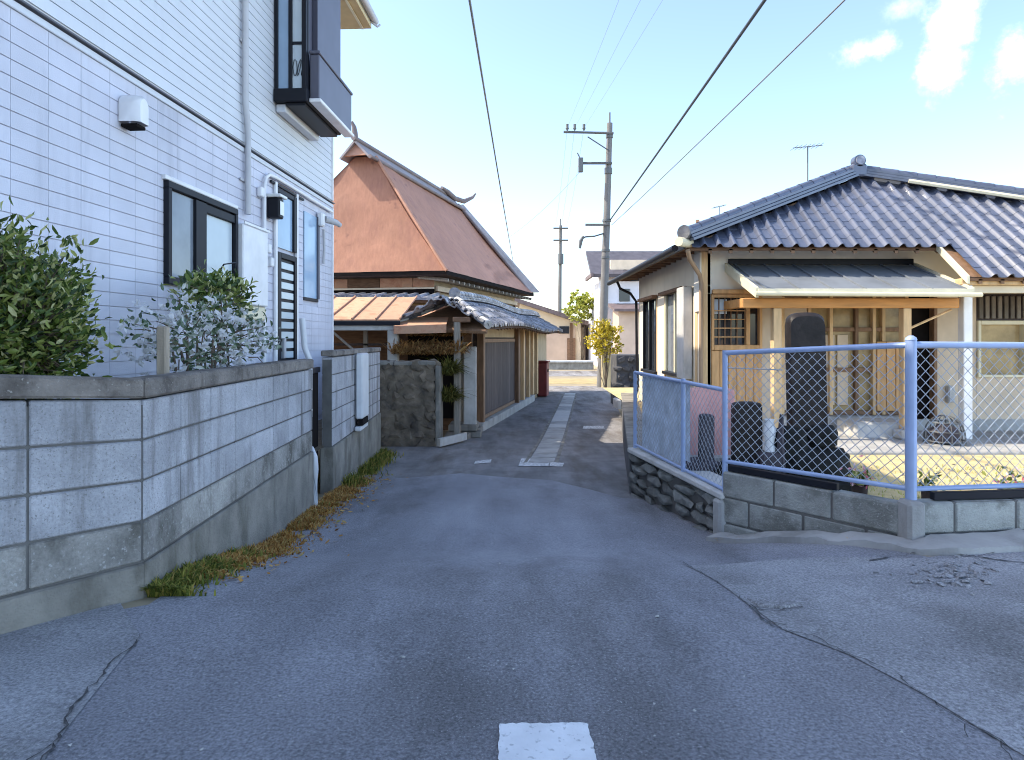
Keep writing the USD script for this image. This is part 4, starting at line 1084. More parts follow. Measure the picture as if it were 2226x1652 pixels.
# left facade, facing the lane
XL = 2.80
def side(y0, y1, z0, z1, mat, x0=XL, th=.14, name='side_wall', b=0.0, parent=None):
    return put(parent or rh, name, world_box(x0, x0 + th, y0, y1, z0, z1, b), mat)
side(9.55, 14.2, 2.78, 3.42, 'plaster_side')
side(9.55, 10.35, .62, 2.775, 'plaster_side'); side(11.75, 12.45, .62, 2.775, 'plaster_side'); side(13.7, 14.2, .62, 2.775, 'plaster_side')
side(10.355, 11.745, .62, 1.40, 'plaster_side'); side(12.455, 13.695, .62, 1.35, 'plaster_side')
side(9.50, 9.80, 2.40, 3.26, 'plaster_white', x0=XL - .03, th=.025, name='plaster_patch')  # paler sheet imitates sun striking the wall near the corner
for (a, b_, z0, z1) in ((10.36, 11.74, 1.41, 2.77), (12.46, 13.69, 1.36, 2.77)):
    w = side(a, b_, z0, z1, 'pane_dark' if a > 12 else 'pane_grey', x0=XL + .03, th=.02, name='side_window')
    for (p, q) in ((a, a + .05), ((a + b_) / 2 - .03, (a + b_) / 2 + .03), (b_ - .05, b_)):
        side(p, q, z0, z1, 'dark_trim' if a > 12 else 'cream_trim', x0=XL - .02, th=.045, name='frame', parent=w, b=.004)
    side(a - .06, b_ + .06, z0 - .06, z0 - .002, 'dark_trim', x0=XL - .06, th=.12, name='sill', parent=w, b=.006)
    side(a - .1, b_ + .1, z1 + .0, z1 + .06, 'brown_board', x0=XL - .12, th=.11, name='hood', parent=w, b=.006)
for y in (9.72, 10.1, 11.72, 12.42):
    side(y, y + .1, .62, 2.79, 'wood_pale', x0=XL - .012, th=.01, name='timber_post', b=.002)
put(rh, 'shutter_box', world_box(XL - .16, XL - .014, 9.95, 10.34, 1.36, 2.80, .012), 'concrete_pale')
put(rh, 'corner_post', world_box(XL - .02, XL + .09, YW - .045, YW - .004, .62, 3.28, .006), 'wood_pale')
put(rh, 'downpipe', MB().tube([(2.44, 8.95, 3.22), (2.50, 9.05, 3.10), (2.74, 9.40, 2.92), (2.78, 9.47, 2.8), (2.78, 9.48, .62)], .032, 10), 'downpipe_brown', smooth=50)
put(rh, 'downpipe', MB().tube([(2.28, 14.0, 3.24), (2.36, 14.05, 3.08), (2.6, 14.15, 2.98), (2.74, 14.2, 2.8), (2.76, 14.22, .8)], .03, 10), 'dark_trim', smooth=50)
# roof slabs (boards under the tiles)
XE0, XE1, YB = 2.44, 13.5, 14.75
hipR = AP + np.array([2.24, -.67, -.558]) * 3.0
XV, YV = 5.97, 8.43                     # the roof reaches further down right of XV
front = [(XE0, EVY, roof_z(EVY)), (XV, EVY, roof_z(EVY)), (XV, YV, roof_z(YV)), (XE1, YV, roof_z(YV)), (XE1, EVY, roof_z(EVY))]
top = [tuple(hipR), tuple(AP)]
fr = MB()
def on_plane(p): return np.array([p[0], p[1], roof_z(p[1])])
nrm = np.array([0, -SL, 1.0]); nrm /= np.linalg.norm(nrm)
poly2 = [(XE0, EVY), (XV, EVY), (XV, YV), (XE1, YV), (XE1, 8.9), (hipR[0], 8.72), (AP[0], AP[1])]
tv, tf = trimesh.creation.triangulate_polygon(sg.Polygon(poly2), engine='earcut')
p3 = np.array([on_plane(p) for p in tv])
fr.raw(p3 - nrm * .03, tf); fr.raw(p3 - nrm * .055, tf[:, ::-1])
put(rh, 'roof_boarding', fr, 'wood_brown')
bk = np.array([AP[0], 12.9, AP[2]])
lf = MB().poly([(XE0, EVY, ZEV), (XE0 - .1, YB, ZEV), tuple(bk), tuple(AP)][::-1], .04)
put(rh, 'side_roof', lf, 'wood_brown')
lf = MB().poly([(XE0 - .02, EVY - .01, ZEV + .03), (XE0 - .12, YB, ZEV + .03), tuple(bk + (0, 0, .03)), tuple(AP + (0, 0, .03))][::-1])
put(rh, 'side_roof_tiles', lf, 'tile_blue')
put(rh, 'back_roof', MB().poly([(XE0 - .1, YB, ZEV), (XE1, YB, ZEV), (XE1, 10.9, 3.6), tuple(hipR), tuple(AP), tuple(bk)], .03), 'tile_blue')
# rafters
for k in range(16):
    y = EVY + .12 + k * .36
    put(rh, 'rafter', MB().box(XE0 + .02 - .1 * (y - EVY) / 5.7, XL - .02, y, y + .055, ZEV - .015 - .0, ZEV + .05), 'wood_brown' if k % 2 else 'brown_board')
put(rh, 'side_fascia', MB().poly([(XE0 - .012, EVY, ZEV - .05), (XE0 - .112, YB, ZEV - .05), (XE0 - .112, YB, ZEV + .03), (XE0 - .012, EVY, ZEV + .03)], .03), 'dark_trim')
for k in range(12):
    x = 2.75 + k * .29
    v, f = MB().box(x, x + .05, EVY + .02, YW + .1, -.07, -.058 + .05).get()
    v[:, 2] += roof_z(v[:, 1]) - .06
    put(rh, 'rafter', (v, f), 'wood_brown')
for k in range(14):
    x = XV + .15 + k * .29
    v, f = MB().box(x, x + .05, YV + .02, YW + .1, -.07, -.058 + .05).get()
    v[:, 2] += roof_z(v[:, 1]) - .06
    put(rh, 'rafter', (v, f), 'wood_brown')
put(rh, 'eave_board', world_box(XE0 + .03, XV - .03, EVY + .02, EVY + .045, ZEV - .075, ZEV - .028, .004), 'brown_board')
put(rh, 'eave_board', world_box(XV + .03, XE1, YV + .02, YV + .045, roof_z(YV) - .075, roof_z(YV) - .028, .004), 'brown_board')
v, f = MB().box(XV - .035, XV + .0, YV - .03, EVY + .02, -.10, -.0).get(); v[:, 2] += roof_z(v[:, 1]) + .01
put(rh, 'verge_board', (v, f), 'cream_trim')
# roof tiles: wavy pantiles laid one by one, with a raised nose
TWd, EXP = .212, .235
prof_x = np.array([0, .2, .4, .56, .64, .71, .78, .85, .92, 1.0])
prof_z = .048 * np.maximum(0, np.cos((prof_x - .78) * PI / .44)) * (np.abs(prof_x - .78) < .22) - .012 * np.sin(np.clip(prof_x / .66, 0, 1) * PI)
dn = np.array([0, -1, -SL]); dn /= np.linalg.norm(dn); Lup = lambda y: (y - YV) / abs(dn[1])
def roof_tile(x, yl, mb=None, w=TWd):
    """Pantile whose lower edge is at y = yl."""
    o = np.array([x, yl, roof_z(yl)])
    L_ = EXP * 1.12
    lo = np.array([o + (q * w * 1.02, 0, 0) + nrm * (z + .021) for q, z in zip(prof_x, prof_z)])
    hi = np.array([o - dn * L_ + (q * w * 1.02, 0, 0) + nrm * (z + .014) for q, z in zip(prof_x, prof_z)])
    un = lo - nrm * .009
    f = []
    k = len(prof_x)
    for i in range(k - 1):
        f += [[i, i + 1, k + i + 1, k + i], [2 * k + i, 2 * k + i + 1, i + 1, i]]
    m = mb or MB()
    m.raw(np.vstack([lo, hi, un]), f)
    return m
dy = EXP * abs(dn[1])
tl = []
hip_l = lambda x: EVY + (x - XE0) * (AP[1] - EVY) / (AP[0] - XE0)
hip_r = lambda x: AP[1] + (x - AP[0]) * (-.67 / 2.24)
x = XE0 + .06
while x < 12.6:
    y = EVY - .05 if x < XV - .05 else YV - .05
    while True:
        ymax = min(hip_l(x + TWd * .3), hip_r(x + TWd * .5))
        if y > ymax - .06: break
        tl.append((x, y)); y += dy
    x += TWd
rest = MB(); nput = 0
for (x, y) in tl:
    if x / y < .845 and nput < 295:
        put(rh, 'roof_tile', roof_tile(x, y), 'tile_blue', smooth=50); nput += 1
    else:
        roof_tile(x, y, rest)
put(rh, 'roof_tile', rest, 'tile_blue', smooth=50, kind='stuff')
# hips: stacked flat tiles with a row of round caps
def hip(a, b, name, extra=.0):
    a, b = np.array(a, float), np.array(b, float); u = b - a; L_ = np.linalg.norm(u); u /= L_
    w_ = np.cross(u, [0, 0, 1.0]); w_ /= np.linalg.norm(w_); n_ = np.cross(w_, u)
    P = lambda v: a + v[:, :1] * u + v[:, 1:2] * w_ + v[:, 2:3] * n_
    for k, hw in enumerate((.13, .115, .10)):
        v, f = MB().box(0, L_, -hw, hw, .02 + k * .045, .02 + k * .045 + .040, .004).get()
        put(rh, name + '_course', (P(v), f), 'tile_blue')
    s = 0
    while s < L_ - .05:
        e_ = min(s + .27, L_); n = 9; t = np.linspace(-.15 * PI, 1.15 * PI, n)
        ra, rb = .072, .064
        va = np.vstack([P(np.c_[np.full(n, s - .01), ra * np.cos(t), .155 + ra * np.sin(t)]), P(np.c_[np.full(n, e_ + .02), rb * np.cos(t), .155 + rb * np.sin(t)])])
        f = [[i, i + 1, n + i + 1, n + i] for i in range(n - 1)] + [[0, i + 1, i] for i in range(1, n - 1)][:0]
        put(rh, name + '_cap', MB().raw(va, f), 'tile_blue', smooth=50)
        s += .27
hip((XE0 + .02, EVY + .0, ZEV + .03), AP + (0, 0, .03), 'hip')
hip(AP + (2.24 * 2.6, -.67 * 2.6, -.558 * 2.6 + .03), AP + (0, 0, .03), 'right_hip')
# the cream edge that shows under the right hip
u = np.array([2.24, -.67, -.558])
put(rh, 'hip_trim', MB().tube([AP + u * .30 + (0, -.14, .06), AP + u * 2.6 + (0, -.14, .06)], .035, 6), 'cream_trim')
# ornaments
on = put(rh, 'ridge_ornament', MB().trim(trimesh.creation.cylinder(.095, .12, sections=24, transform=trimesh.transformations.translation_matrix((AP[0], AP[1] - .1, AP[2] + .27)) @ trimesh.transformations.rotation_matrix(PI / 2, (1, 0, 0)))), 'tile_blue', smooth=40)
put(on, 'ornament_neck', world_box(AP[0] - .13, AP[0] + .13, AP[1] - .16, AP[1] - .04, AP[2] + .02, AP[2] + .22, .03), 'tile_blue')
put(on, 'ornament_disc', MB().trim(trimesh.creation.cylinder(.07, .03, sections=20, transform=trimesh.transformations.translation_matrix((AP[0], AP[1] - .17, AP[2] + .27)) @ trimesh.transformations.rotation_matrix(PI / 2, (1, 0, 0)))), 'tile_old', smooth=40)
ce = put(rh, 'corner_ornament', MB().trim(trimesh.creation.cylinder(.10, .12, sections=20, transform=trimesh.transformations.translation_matrix((XE0 - .02, EVY - .02, ZEV + .17)) @ trimesh.transformations.rotation_matrix(PI / 4, (0, 0, 1)) @ trimesh.transformations.rotation_matrix(PI / 2, (0, 1, 0)))), 'tile_old', smooth=40)
put(ce, 'corner_tile', MB().trim(trimesh.creation.cylinder(.065, .3, sections=16, transform=trimesh.transformations.translation_matrix((XE0 - .04, EVY - .03, ZEV + .03)) @ trimesh.transformations.rotation_matrix(PI / 4, (0, 0, 1)) @ trimesh.transformations.rotation_matrix(PI / 2, (0, 1, 0)))), 'cream_trim', smooth=40)
put(rh, 'eave_gutter', MB().tube([(XE0 - .14, EVY + .1, ZEV - .03), (XE0 - .22, YB, ZEV - .05)], .05, 8), 'dark_trim', smooth=50)

# lattice window left of the porch
lw = put(rh, 'lattice_window', world_box(2.99, 3.66, YW + .06, YW + .075, 1.90, 2.60), 'pane_dark')
for (a, b_, z0, z1) in ((2.95, 2.99, 1.82, 2.65), (3.66, 3.70, 1.82, 2.65), (2.991, 3.659, 2.60, 2.65), (2.991, 3.659, 1.82, 1.90), (3.46, 3.52, 1.901, 2.599)):
    put(lw, 'frame', world_box(a, b_, YW - .03, YW + .07, z0, z1, .005), 'wood_orange')
for k in range(4):
    put(lw, 'lattice_bar', world_box(2.992, 3.459, YW + .01, YW + .03, 2.01 + k * .13, 2.025 + k * .13), 'wood_orange')
for k in range(4):
    put(lw, 'lattice_bar', world_box(3.07 + k * .09, 3.085 + k * .09, YW + .031, YW + .045, 1.905, 2.595), 'wood_brown')
put(lw, 'frosted_pane', world_box(3.0, 3.2, YW + .046, YW + .058, 2.36, 2.58), 'pane_frost')
for k in range(6):
    put(rh, 'wood_panel_board', world_box(2.952 + k * .125, 3.073 + k * .125, YW - .02, YW + .05, .82, 1.815, .006), 'wood_orange')
# entrance: four sliding leaves
en = put(rh, 'entrance', world_box(4.02, 5.86, YW + .10, YW + .115, .86, 2.62), 'pane_amber')
for x in (4.0, 4.40, 4.72, 5.10, 5.36, 5.50, 5.84):
    put(en, 'stile', world_box(x, x + .05, YW + .02, YW + .098, .86, 2.62, .004), 'wood_pale' if x not in (5.10,) else 'wood_brown')
for z in (.86, 1.5, 2.1, 2.56):
    put(en, 'door_rail', world_box(4.051, 5.839, YW + .04, YW + .095, z, z + .06, .004), 'wood_brown')
for k in range(3):
    put(en, 'door_panel', world_box(5.412 + k * .14, 5.545 + k * .14, YW - .0, YW + .038, .92, 1.95, .006), 'wood_orange')
for k in range(3):
    put(en, 'curtain', world_box(4.46 + k * .2, 4.62 + k * .2, YW + .075, YW + .09, 1.0, 2.05, .01), 'plaster_mauve')
put(en, 'wall_leaf', world_box(4.05, 4.39, YW + .03, YW + .06, .93, 2.55, .006), 'plaster_mauve')
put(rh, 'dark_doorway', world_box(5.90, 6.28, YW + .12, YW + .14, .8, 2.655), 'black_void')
put(rh, 'doorway_post', world_box(6.245, 6.295, YW - .02, YW + .1, .62, 2.655, .005), 'wood_brown')
put(rh, 'sill_stone', world_box(3.95, 5.9, YW - .12, YW + .1, .62, .855, .015), 'concrete')
put(rh, 'step_stone', world_box(4.65, 5.45, 8.72, 9.25, .60, .86, .03), 'concrete_pale')
put(rh, 'porch_slab', world_box(3.0, 11, 7.62, 9.40, .58, .655, .02), 'concrete')
put(rh, 'meter', world_box(6.42, 6.52, YW - .08, YW - .002, 1.05, 1.30, .015), 'concrete_pale')
# porch roof
AY0, AY1, AZ0, AZ1 = 9.53, 8.33, 3.08, 2.625
aw = put(rh, 'porch_roof', MB().poly([(3.2, AY1, AZ1), (5.93, AY1, AZ1), (5.93, AY0, AZ0), (3.2, AY0, AZ0)], .03), 'awning')
for k in range(7):
    x = 3.28 + k * .43
    v, f = MB().box(x, x + .022, AY1, AY0 - .01, .001, .024).get(); v[:, 2] += AZ1 + (AZ0 - AZ1) * (v[:, 1] - AY1) / (AY0 - AY1)
    put(aw, 'roof_seam', (v, f), 'awning')
put(rh, 'porch_fascia', world_box(3.18, 5.95, AY1 - .03, AY1 - .002, AZ1 - .055, AZ1 + .012, .005), 'cream_trim')
put(rh, 'porch_gutter', MB().tube([(3.12, AY1 - .07, AZ1 - .055), (6.02, AY1 - .07, AZ1 - .07)], .030, 10), 'cream_trim', smooth=50)
v, f = MB().box(3.15, 3.19, AY1, AY0, -.10, .03).get(); v[:, 2] += AZ1 + (AZ0 - AZ1) * (v[:, 1] - AY1) / (AY0 - AY1)
put(rh, 'porch_verge', (v, f), 'cream_trim')
v, f = MB().box(5.94, 5.98, AY1, AY0, -.10, .03).get(); v[:, 2] += AZ1 + (AZ0 - AZ1) * (v[:, 1] - AY1) / (AY0 - AY1)
put(rh, 'porch_verge', (v, f), 'cream_trim')
put(rh, 'flashing', world_box(3.2, 5.93, AY0 - .025, AY0 + .015, AZ0 + .005, AZ0 + .09, .005), 'dark_trim')
for k in range(10):
    x = 3.30 + k * .285
    v, f = MB().box(x, x + .05, AY1 + .04, AY0, -.085, -.032).get(); v[:, 2] += AZ1 + (AZ0 - AZ1) * (v[:, 1] - AY1) / (AY0 - AY1)
    put(rh, 'porch_rafter', (v, f), 'wood_pale')
put(rh, 'porch_beam', world_box(3.05, 5.92, 8.52, 8.64, 2.40, 2.53, .008), 'wood_beam')
put(rh, 'porch_beam', world_box(3.12, 3.22, 8.645, YW - .05, 2.42, 2.54, .008), 'wood_beam')
put(rh, 'porch_lintel', world_box(2.96, 3.7, YW - .06, YW - .005, 2.655, 2.72, .006), 'wood_orange')
for x in (3.46, 5.18):
    p = put(rh, 'porch_post', world_box(x, x + .11, 8.525, 8.635, .79, 2.398, .008), 'wood_pale')
    put(p, 'footing', world_box(x - .05, x + .16, 8.47, 8.69, .656, .788, .02), 'concrete_pale')
put(rh, 'brace', MB().tube([(5.24, 8.60, 2.1), (5.86, 8.60, 2.38)], .016, 6), 'wood_pale')
put(rh, 'white_post', world_box(5.96, 6.08, 8.50, 8.62, .66, 2.70, .008), 'post_white')
put(rh, 'wing_beam', world_box(5.93, 12, 8.49, 8.63, 2.702, 2.79, .008), 'wood_pale')
put(rh, 'wing_board', world_box(6.09, 12, 8.56, 8.58, 2.60, 2.70, .004), 'plaster')
# window of the right wing, with a reed blind
ww = put(rh, 'wing_window', world_box(6.93, 8.28, YW + .05, YW + .065, 1.46, 2.2), 'pane_amber')
for (a, b_, z0, z1) in ((6.885, 6.93, 1.42, 2.26), (8.26, 8.30, 1.42, 2.26), (6.931, 8.259, 2.20, 2.26), (6.931, 8.259, 1.42, 1.46), (7.56, 7.62, 1.461, 2.199)):
    put(ww, 'frame', world_box(a, b_, YW - .04, YW + .07, z0, z1, .005), 'cream_trim')
for k in range(15):
    put(rh, 'awning_slat', world_box(6.90 + k * .093, 6.96 + k * .093, YW - .04, YW - .01, 2.29, 2.62, .006), 'reed_blind')
put(rh, 'awning_backing', world_box(6.885, 8.3, YW + .0, YW + .02, 2.262, 2.654), 'dark_board')
bk_ = thing('round_basket', 'grey round topped wire basket standing on the porch slab by the white post', 'basket')
cx, cy = at(2052, 0, 8.2)[0], 8.2
for k in range(7):
    a = k * PI / 7; t = np.linspace(0, PI, 13)
    put(bk_, 'hoop', MB().tube(np.c_[cx + .23 * np.cos(t) * math.cos(a), cy + .23 * np.cos(t) * math.sin(a), .66 + .36 * np.sin(t) ** .7], .006, 5), 'steel_grey', smooth=50)
for z, rr in ((.70, .23), (.82, .215), (.93, .17)):
    t = np.linspace(0, 2 * PI, 25)
    put(bk_, 'ring', MB().tube(np.c_[cx + rr * np.cos(t), cy + rr * np.sin(t), np.full(25, z)], .007, 5), 'steel_grey', smooth=50)
put(bk_, 'cover', MB().trim(rock((cx - .01, cy, .78), (.17, .17, .12), 23)), 'grave_grey', smooth=50)

# ---------------------------------------------------------------- rubble wall and gate on the left of the lane
sw = thing('stone_wall', 'head high mossy rough stone wall facing the camera at the end of the block walls', 'wall')
SY = 11.75
put(sw, 'core', world_box(-2.9, -1.42, SY - .03, SY + .36, -.2, 1.56), 'rubble_left')
r = np.random.default_rng(51)
z = -.06
while z < 1.44:
    h = r.uniform(.15, .22); x = -2.95 + r.uniform(-.1, 0)
    while x < -1.40:
        w = r.uniform(.16, .36)
        cx = min(x + w / 2, -1.36 - w / 2 + .04)
        t = stone((0, 0, 0), (w * .58, .085, h * .62), r, 1.0, 20)
        put(sw, 'stone', (t.vertices + (cx, SY + .012 + r.uniform(-.02, .012), z + h / 2), t.faces), 'rubble_left')
        x += w
    z += h * .93
for k in range(4):
    put(sw, 'cap_stone', world_box(-2.92 + k * .385, -2.92 + k * .385 + .375, SY - .06, SY + .34, 1.50, 1.575 + .012 * (k % 2), .02), 'concrete_old')
put(sw, 'corner_pier', world_box(-1.40, -1.30, SY - .06, SY + .42, -.1, 1.50, .03), 'concrete_old')
def on_top(name, label, mat, box, n, h, seed, cat):
    r = np.random.default_rng(seed); x0, x1, y0, y1, z0 = box; V, F_ = [], []
    for i in range(n):
        b = np.array([r.uniform(x0, x1), r.uniform(y0, y1), z0 + r.normal(0, .02)]); a = r.uniform(0, 2 * PI); w = r.uniform(.006, .014); hh = h * r.uniform(.3, 1.2)
        s_ = np.array([math.cos(a), math.sin(a), 0]) * w; k = len(V)
        tip = b + (r.normal(.1, hh * .7), -abs(r.normal(0, hh * .5)), hh * r.uniform(-.2, 1)); mid = (b + tip) / 2 + (0, 0, hh * .3)
        V += [b - s_, b + s_, mid - s_, mid + s_, tip]; F_ += [[k, k + 1, k + 3], [k, k + 3, k + 2], [k + 2, k + 3, k + 4]]
    put('/World', name, MB().raw(V, F_), mat, kind='stuff', label=label, cat=cat)
on_top('dry_straw', 'heap of rusty dry straw and twigs stored above the rough stone wall', 'straw', (-2.3, -1.0, 12.1, 13.2, 1.72), 2600, .26, 52, 'straw')
on_top('dry_straw', 'upper layer of dry straw under the rusty roof edge', 'straw', (-2.1, -.95, 12.6, 13.6, 2.08), 1500, .22, 53, 'straw')
on_top('hanging_moss', 'mossy greenery hanging down beside the gate post', 'moss', (-1.32, -1.12, 11.95, 12.3, 1.35), 900, .30, 54, 'moss')
on_top('hanging_moss', 'low dark green moss between the stone wall and the gate post', 'moss', (-1.30, -1.12, 11.95, 12.25, .85), 700, .28, 56, 'moss')
stp = thing('gate_step', 'worn stone step in front of the gate opening', 'step')
put(stp, 'slab', MB().poly([(-1.30, 11.62, .10), (-.95, 12.3, .10), (-.62, 13.7, .13), (-1.30, 13.7, .13)], .22), 'concrete_old')
put(stp, 'edge', MB().poly([(-1.34, 11.56, .06), (-.90, 12.3, .06), (-.86, 12.3, .06), (-1.28, 11.50, .06)], .14), 'concrete_pale')
put(stp, 'riser', world_box(-1.28, -.70, 12.9, 13.6, .131, .26, .02), 'concrete_old')

# old gate building along the lane: roofed wall with boarded panels
GA, GB = np.array([-.72, 13.9]), np.array([1.36, 24.8])
GF = Frame(GA, GB, 1); GL = GF.len
gt = thing('gate_house', 'long old gatehouse with grey tiled roof and dark boarded wall along the lane', 'gatehouse')
gz = lambda s: float(g(*(GA + GF.u * s)))
GE, GR = 2.26, 2.80                     # eave and ridge height
put(gt, 'sill_stone', GF.box(.0, GL * .66, -.16, .10, -.1, .16, .02), 'concrete')
put(gt, 'wall', GF.box(.3, GL, -.20, -.08, .16, 2.5), 'dark_board')
put(gt, 'upper_wall', GF.box(.3, 5.2, -.079, -.06, 2.02, 2.32), 'mud_wall')
s = .42
while s < 4.4:
    put(gt, 'wall_board', GF.box(s + .006, s + .174, -.079, -.050, .17, 1.98, .004), 'dark_board'); s += .18
put(gt, 'panel_rail', GF.box(.4, 4.42, -.049, -.02, 1.90, 1.985, .006), 'wood_brown')
put(gt, 'panel_rail', GF.box(.4, 4.42, -.049, -.02, .17, .26, .006), 'wood_brown')
for sp in (.18, 4.5, 5.4, 6.4, 7.2, 8.1):
    put(gt, 'post', GF.box(sp, sp + .15, -.08, .07, .1, 2.34, .012), 'wood_pale' if sp > 5 else 'wood_brown')
for (a, b_) in ((4.72, 5.36), (5.6, 6.36), (6.6, 7.16)):
    put(gt, 'door_leaf', GF.box(a, b_, -.079, -.03, .16, 2.2, .006), 'wood_brown')
put(gt, 'end_wall', GF.box(8.26, GL, -.079, -.03, -.05, 2.3, .01), 'mud_wall')
put(gt, 'gate_post', world_box(-1.10, -.98, 12.15, 12.27, .1, 2.36, .012), 'grey_board', label='leaning weathered timber gate post beside the stone wall')
put(gt, 'gate_post', world_box(-1.02, -.84, 13.5, 13.66, .14, 2.36, .012), 'brown_board')
put(gt, 'narrow_panel', world_box(-1.08, -.90, 13.18, 13.22, .30, 1.92, .006), 'grey_board')
put(gt, 'gate_beam', world_box(-1.12, -.8, 12.14, 13.7, 2.30, 2.40, .012), 'brown_board')
put(gt, 'gate_beam', GF.box(-.2, GL, -.06, .04, 2.342, 2.44, .01), 'wood_brown')
# roof slabs and tiles, slightly sagging
def groof(s, q):
    """q from 0 at the ridge to 1 at the lane side eave, negative on the yard side."""
    o = -.42 + q * .98
    z = GR - (GR - GE) * abs(q) + .05 * math.sin(s * .7) - .10 * max(0, (s - 8) / 4) ** 2
    return np.array([s, o, z])
S0, S1 = -.35, -1.55              # ridge start, front eave
def s_hip(q): return S0 + (S1 - S0) * abs(q)
rb = MB(); n = 24
for q0, q1 in ((0, 1), (-.9, 0)):
    va = []
    for i in range(n + 1):
        a0_, a1_ = s_hip(q0), s_hip(q1)
        va += [groof(a0_ + (GL + .35 - a0_) * i / n, q0) - (0, 0, .05), groof(a1_ + (GL + .35 - a1_) * i / n, q1) - (0, 0, .05)]
    rb.raw(GF(np.array(va)), [[2 * i, 2 * i + 1, 2 * i + 3, 2 * i + 2] for i in range(n)])
hipf = lambda q, t: (groof(S0, 0) * (1 - t) + groof(S1, q) * t)       # front slope, t from the ridge end down
rb.raw(GF(np.array([hipf(0, 0) - (0, 0, .05), hipf(1, 1) - (0, 0, .05), hipf(-.9, 1) - (0, 0, .05)])), [[0, 1, 2]])
put(gt, 'roof_boarding', rb, 'wood_brown')
def gtile(s, q, w, dq, mb=None):
    m = mb or MB(); v = []
    for qq, lift in ((q + dq, .035), (q - dq * .15, .006)):
        for a, b_ in zip(prof_x, prof_z):
            p = groof(s + a * w, qq); v.append(p + (0, 0, lift + b_ * 1.25))
    k = len(prof_x); v += [p - np.array([0, 0, .03]) for p in v[:k]]
    f = []
    for i in range(k - 1):
        f += [[i, i + 1, k + i + 1, k + i], [2 * k + i, 2 * k + i + 1, i + 1, i]]
    return m.raw(GF(np.array(v)), f)
r = np.random.default_rng(57); sp = -1.5; TW2 = .27; rest = MB()
k = 0
while sp < GL + .2:
    for j in range(4):
        q = j * .25
        if sp < s_hip(q + .12) - .05:
            continue
        if sp < 9.5:
            put(gt, 'roof_tile', gtile(sp + r.normal(0, .006), q + r.normal(0, .008), TW2, .255), 'tile_old', smooth=50)
        else:
            gtile(sp, q, TW2, .255, rest)
    sp += TW2
put(gt, 'roof_tile', rest, 'tile_old', smooth=50, kind='stuff')
for j in range(5):                       # tiles of the front slope
    t0, t1 = .20 * j, .20 * j + .25
    wid = 1.86 * (t0 + .2)
    nt = max(1, round(wid / .26))
    for i in range(nt):
        qa, qb = -.9 + 1.9 * i / nt, -.9 + 1.9 * (i + 1) / nt
        v = []
        for tt, lift in ((min(t1, 1.04), .045), (t0, .01)):
            for a_, b_ in zip(prof_x, prof_z):
                v.append(hipf(qa + (qb - qa) * a_, tt) + (0, 0, lift + b_ * 1.25 + r.normal(0, .002)))
        k = len(prof_x); v += [p - np.array([0, 0, .03]) for p in v[:k]]
        f = []
        for m_ in range(k - 1):
            f += [[m_, m_ + 1, k + m_ + 1, k + m_], [2 * k + m_, 2 * k + m_ + 1, m_ + 1, m_]]
        put(gt, 'roof_tile', MB().raw(GF(np.array(v)), f), 'tile_old', smooth=50)
for qe in (1.0, -.9):                    # hip ridges with pale caps
    for i in range(5):
        p0, p1 = hipf(qe, .02 + .2 * i) + (0, 0, .05), hipf(qe, .2 * i + .22) + (0, 0, .05)
        put(gt, 'hip_cap', MB().tube(GF(np.array([p0, p1])), [.07, .085], 9), 'tile_old' if i % 2 else 'concrete_pale', smooth=50)
for i in range(46):
    s = S0 + i * .28
    if s > GL + .2: break
    p0, p1 = groof(s, 0) + (0, 0, .03), groof(s + .30, 0) + (0, 0, .03)
    for h, hw in ((0, .12), (.045, .10)):
        v, f = MB().box(s, s + .27, p0[1] - hw, p0[1] + hw, p0[2] + h, p0[2] + h + .04, .006).get()
        put(gt, 'ridge_course', (GF(v), f), 'tile_old')
    t = np.linspace(0, 2 * PI, 9)[:-1]
    put(gt, 'ridge_cap', MB().tube(GF(np.array([p0 + (0, 0, .12), p1 + (0, 0, .12)])), [.075, .068], 10), 'tile_old', smooth=50)
for sx, q0 in ((S0 - .05, .02),):
    c = GF(groof(sx, 0) + (0, 0, .16))
    put(gt, 'ridge_ornament', MB().trim(trimesh.creation.cylinder(.12, .1, sections=18, transform=trimesh.transformations.translation_matrix(c) @ trimesh.transformations.rotation_matrix(PI / 2, (1, 0, 0)))), 'tile_old', smooth=40)
for i in range(40):
    s = S0 + i * .33
    if s > GL: break
    put(gt, 'rafter', MB().tube(GF(np.array([groof(s, .15) - (0, 0, .09), groof(s, .97) - (0, 0, .09)])), .026, 5), 'wood_brown')
put(gt, 'eave_beam', MB().tube(GF(np.array([hipf(-.9, .98), hipf(1.0, .98)])) - (0, 0, .10), .05, 6), 'wood_brown')

rbx = thing('red_box', 'dark red upright box standing at the far end of the gatehouse wall', 'box')
bx = GF(np.array([8.9, .10, 0]))
put(rbx, 'body', GF.box(8.6, 9.15, .0, .32, -.02, 1.15, .03), 'red_paint')
put(rbx, 'top', GF.box(8.56, 9.19, -.02, .36, 1.152, 1.21, .02), 'red_paint')
put(rbx, 'slot', GF.box(8.72, 9.03, .321, .33, .82, .92, .005), 'black_void')
cp = thing('concrete_post', 'pale square concrete slab post standing upright before the boarded gate wall', 'post')
put(cp, 'post', MB().box(-.98, -.72, 13.02, 13.14, .08, 1.83, .015), 'concrete_pale')
put(cp, 'foot', MB().box(-1.02, -.62, 12.9, 13.24, .0, .12, .02), 'concrete_old')

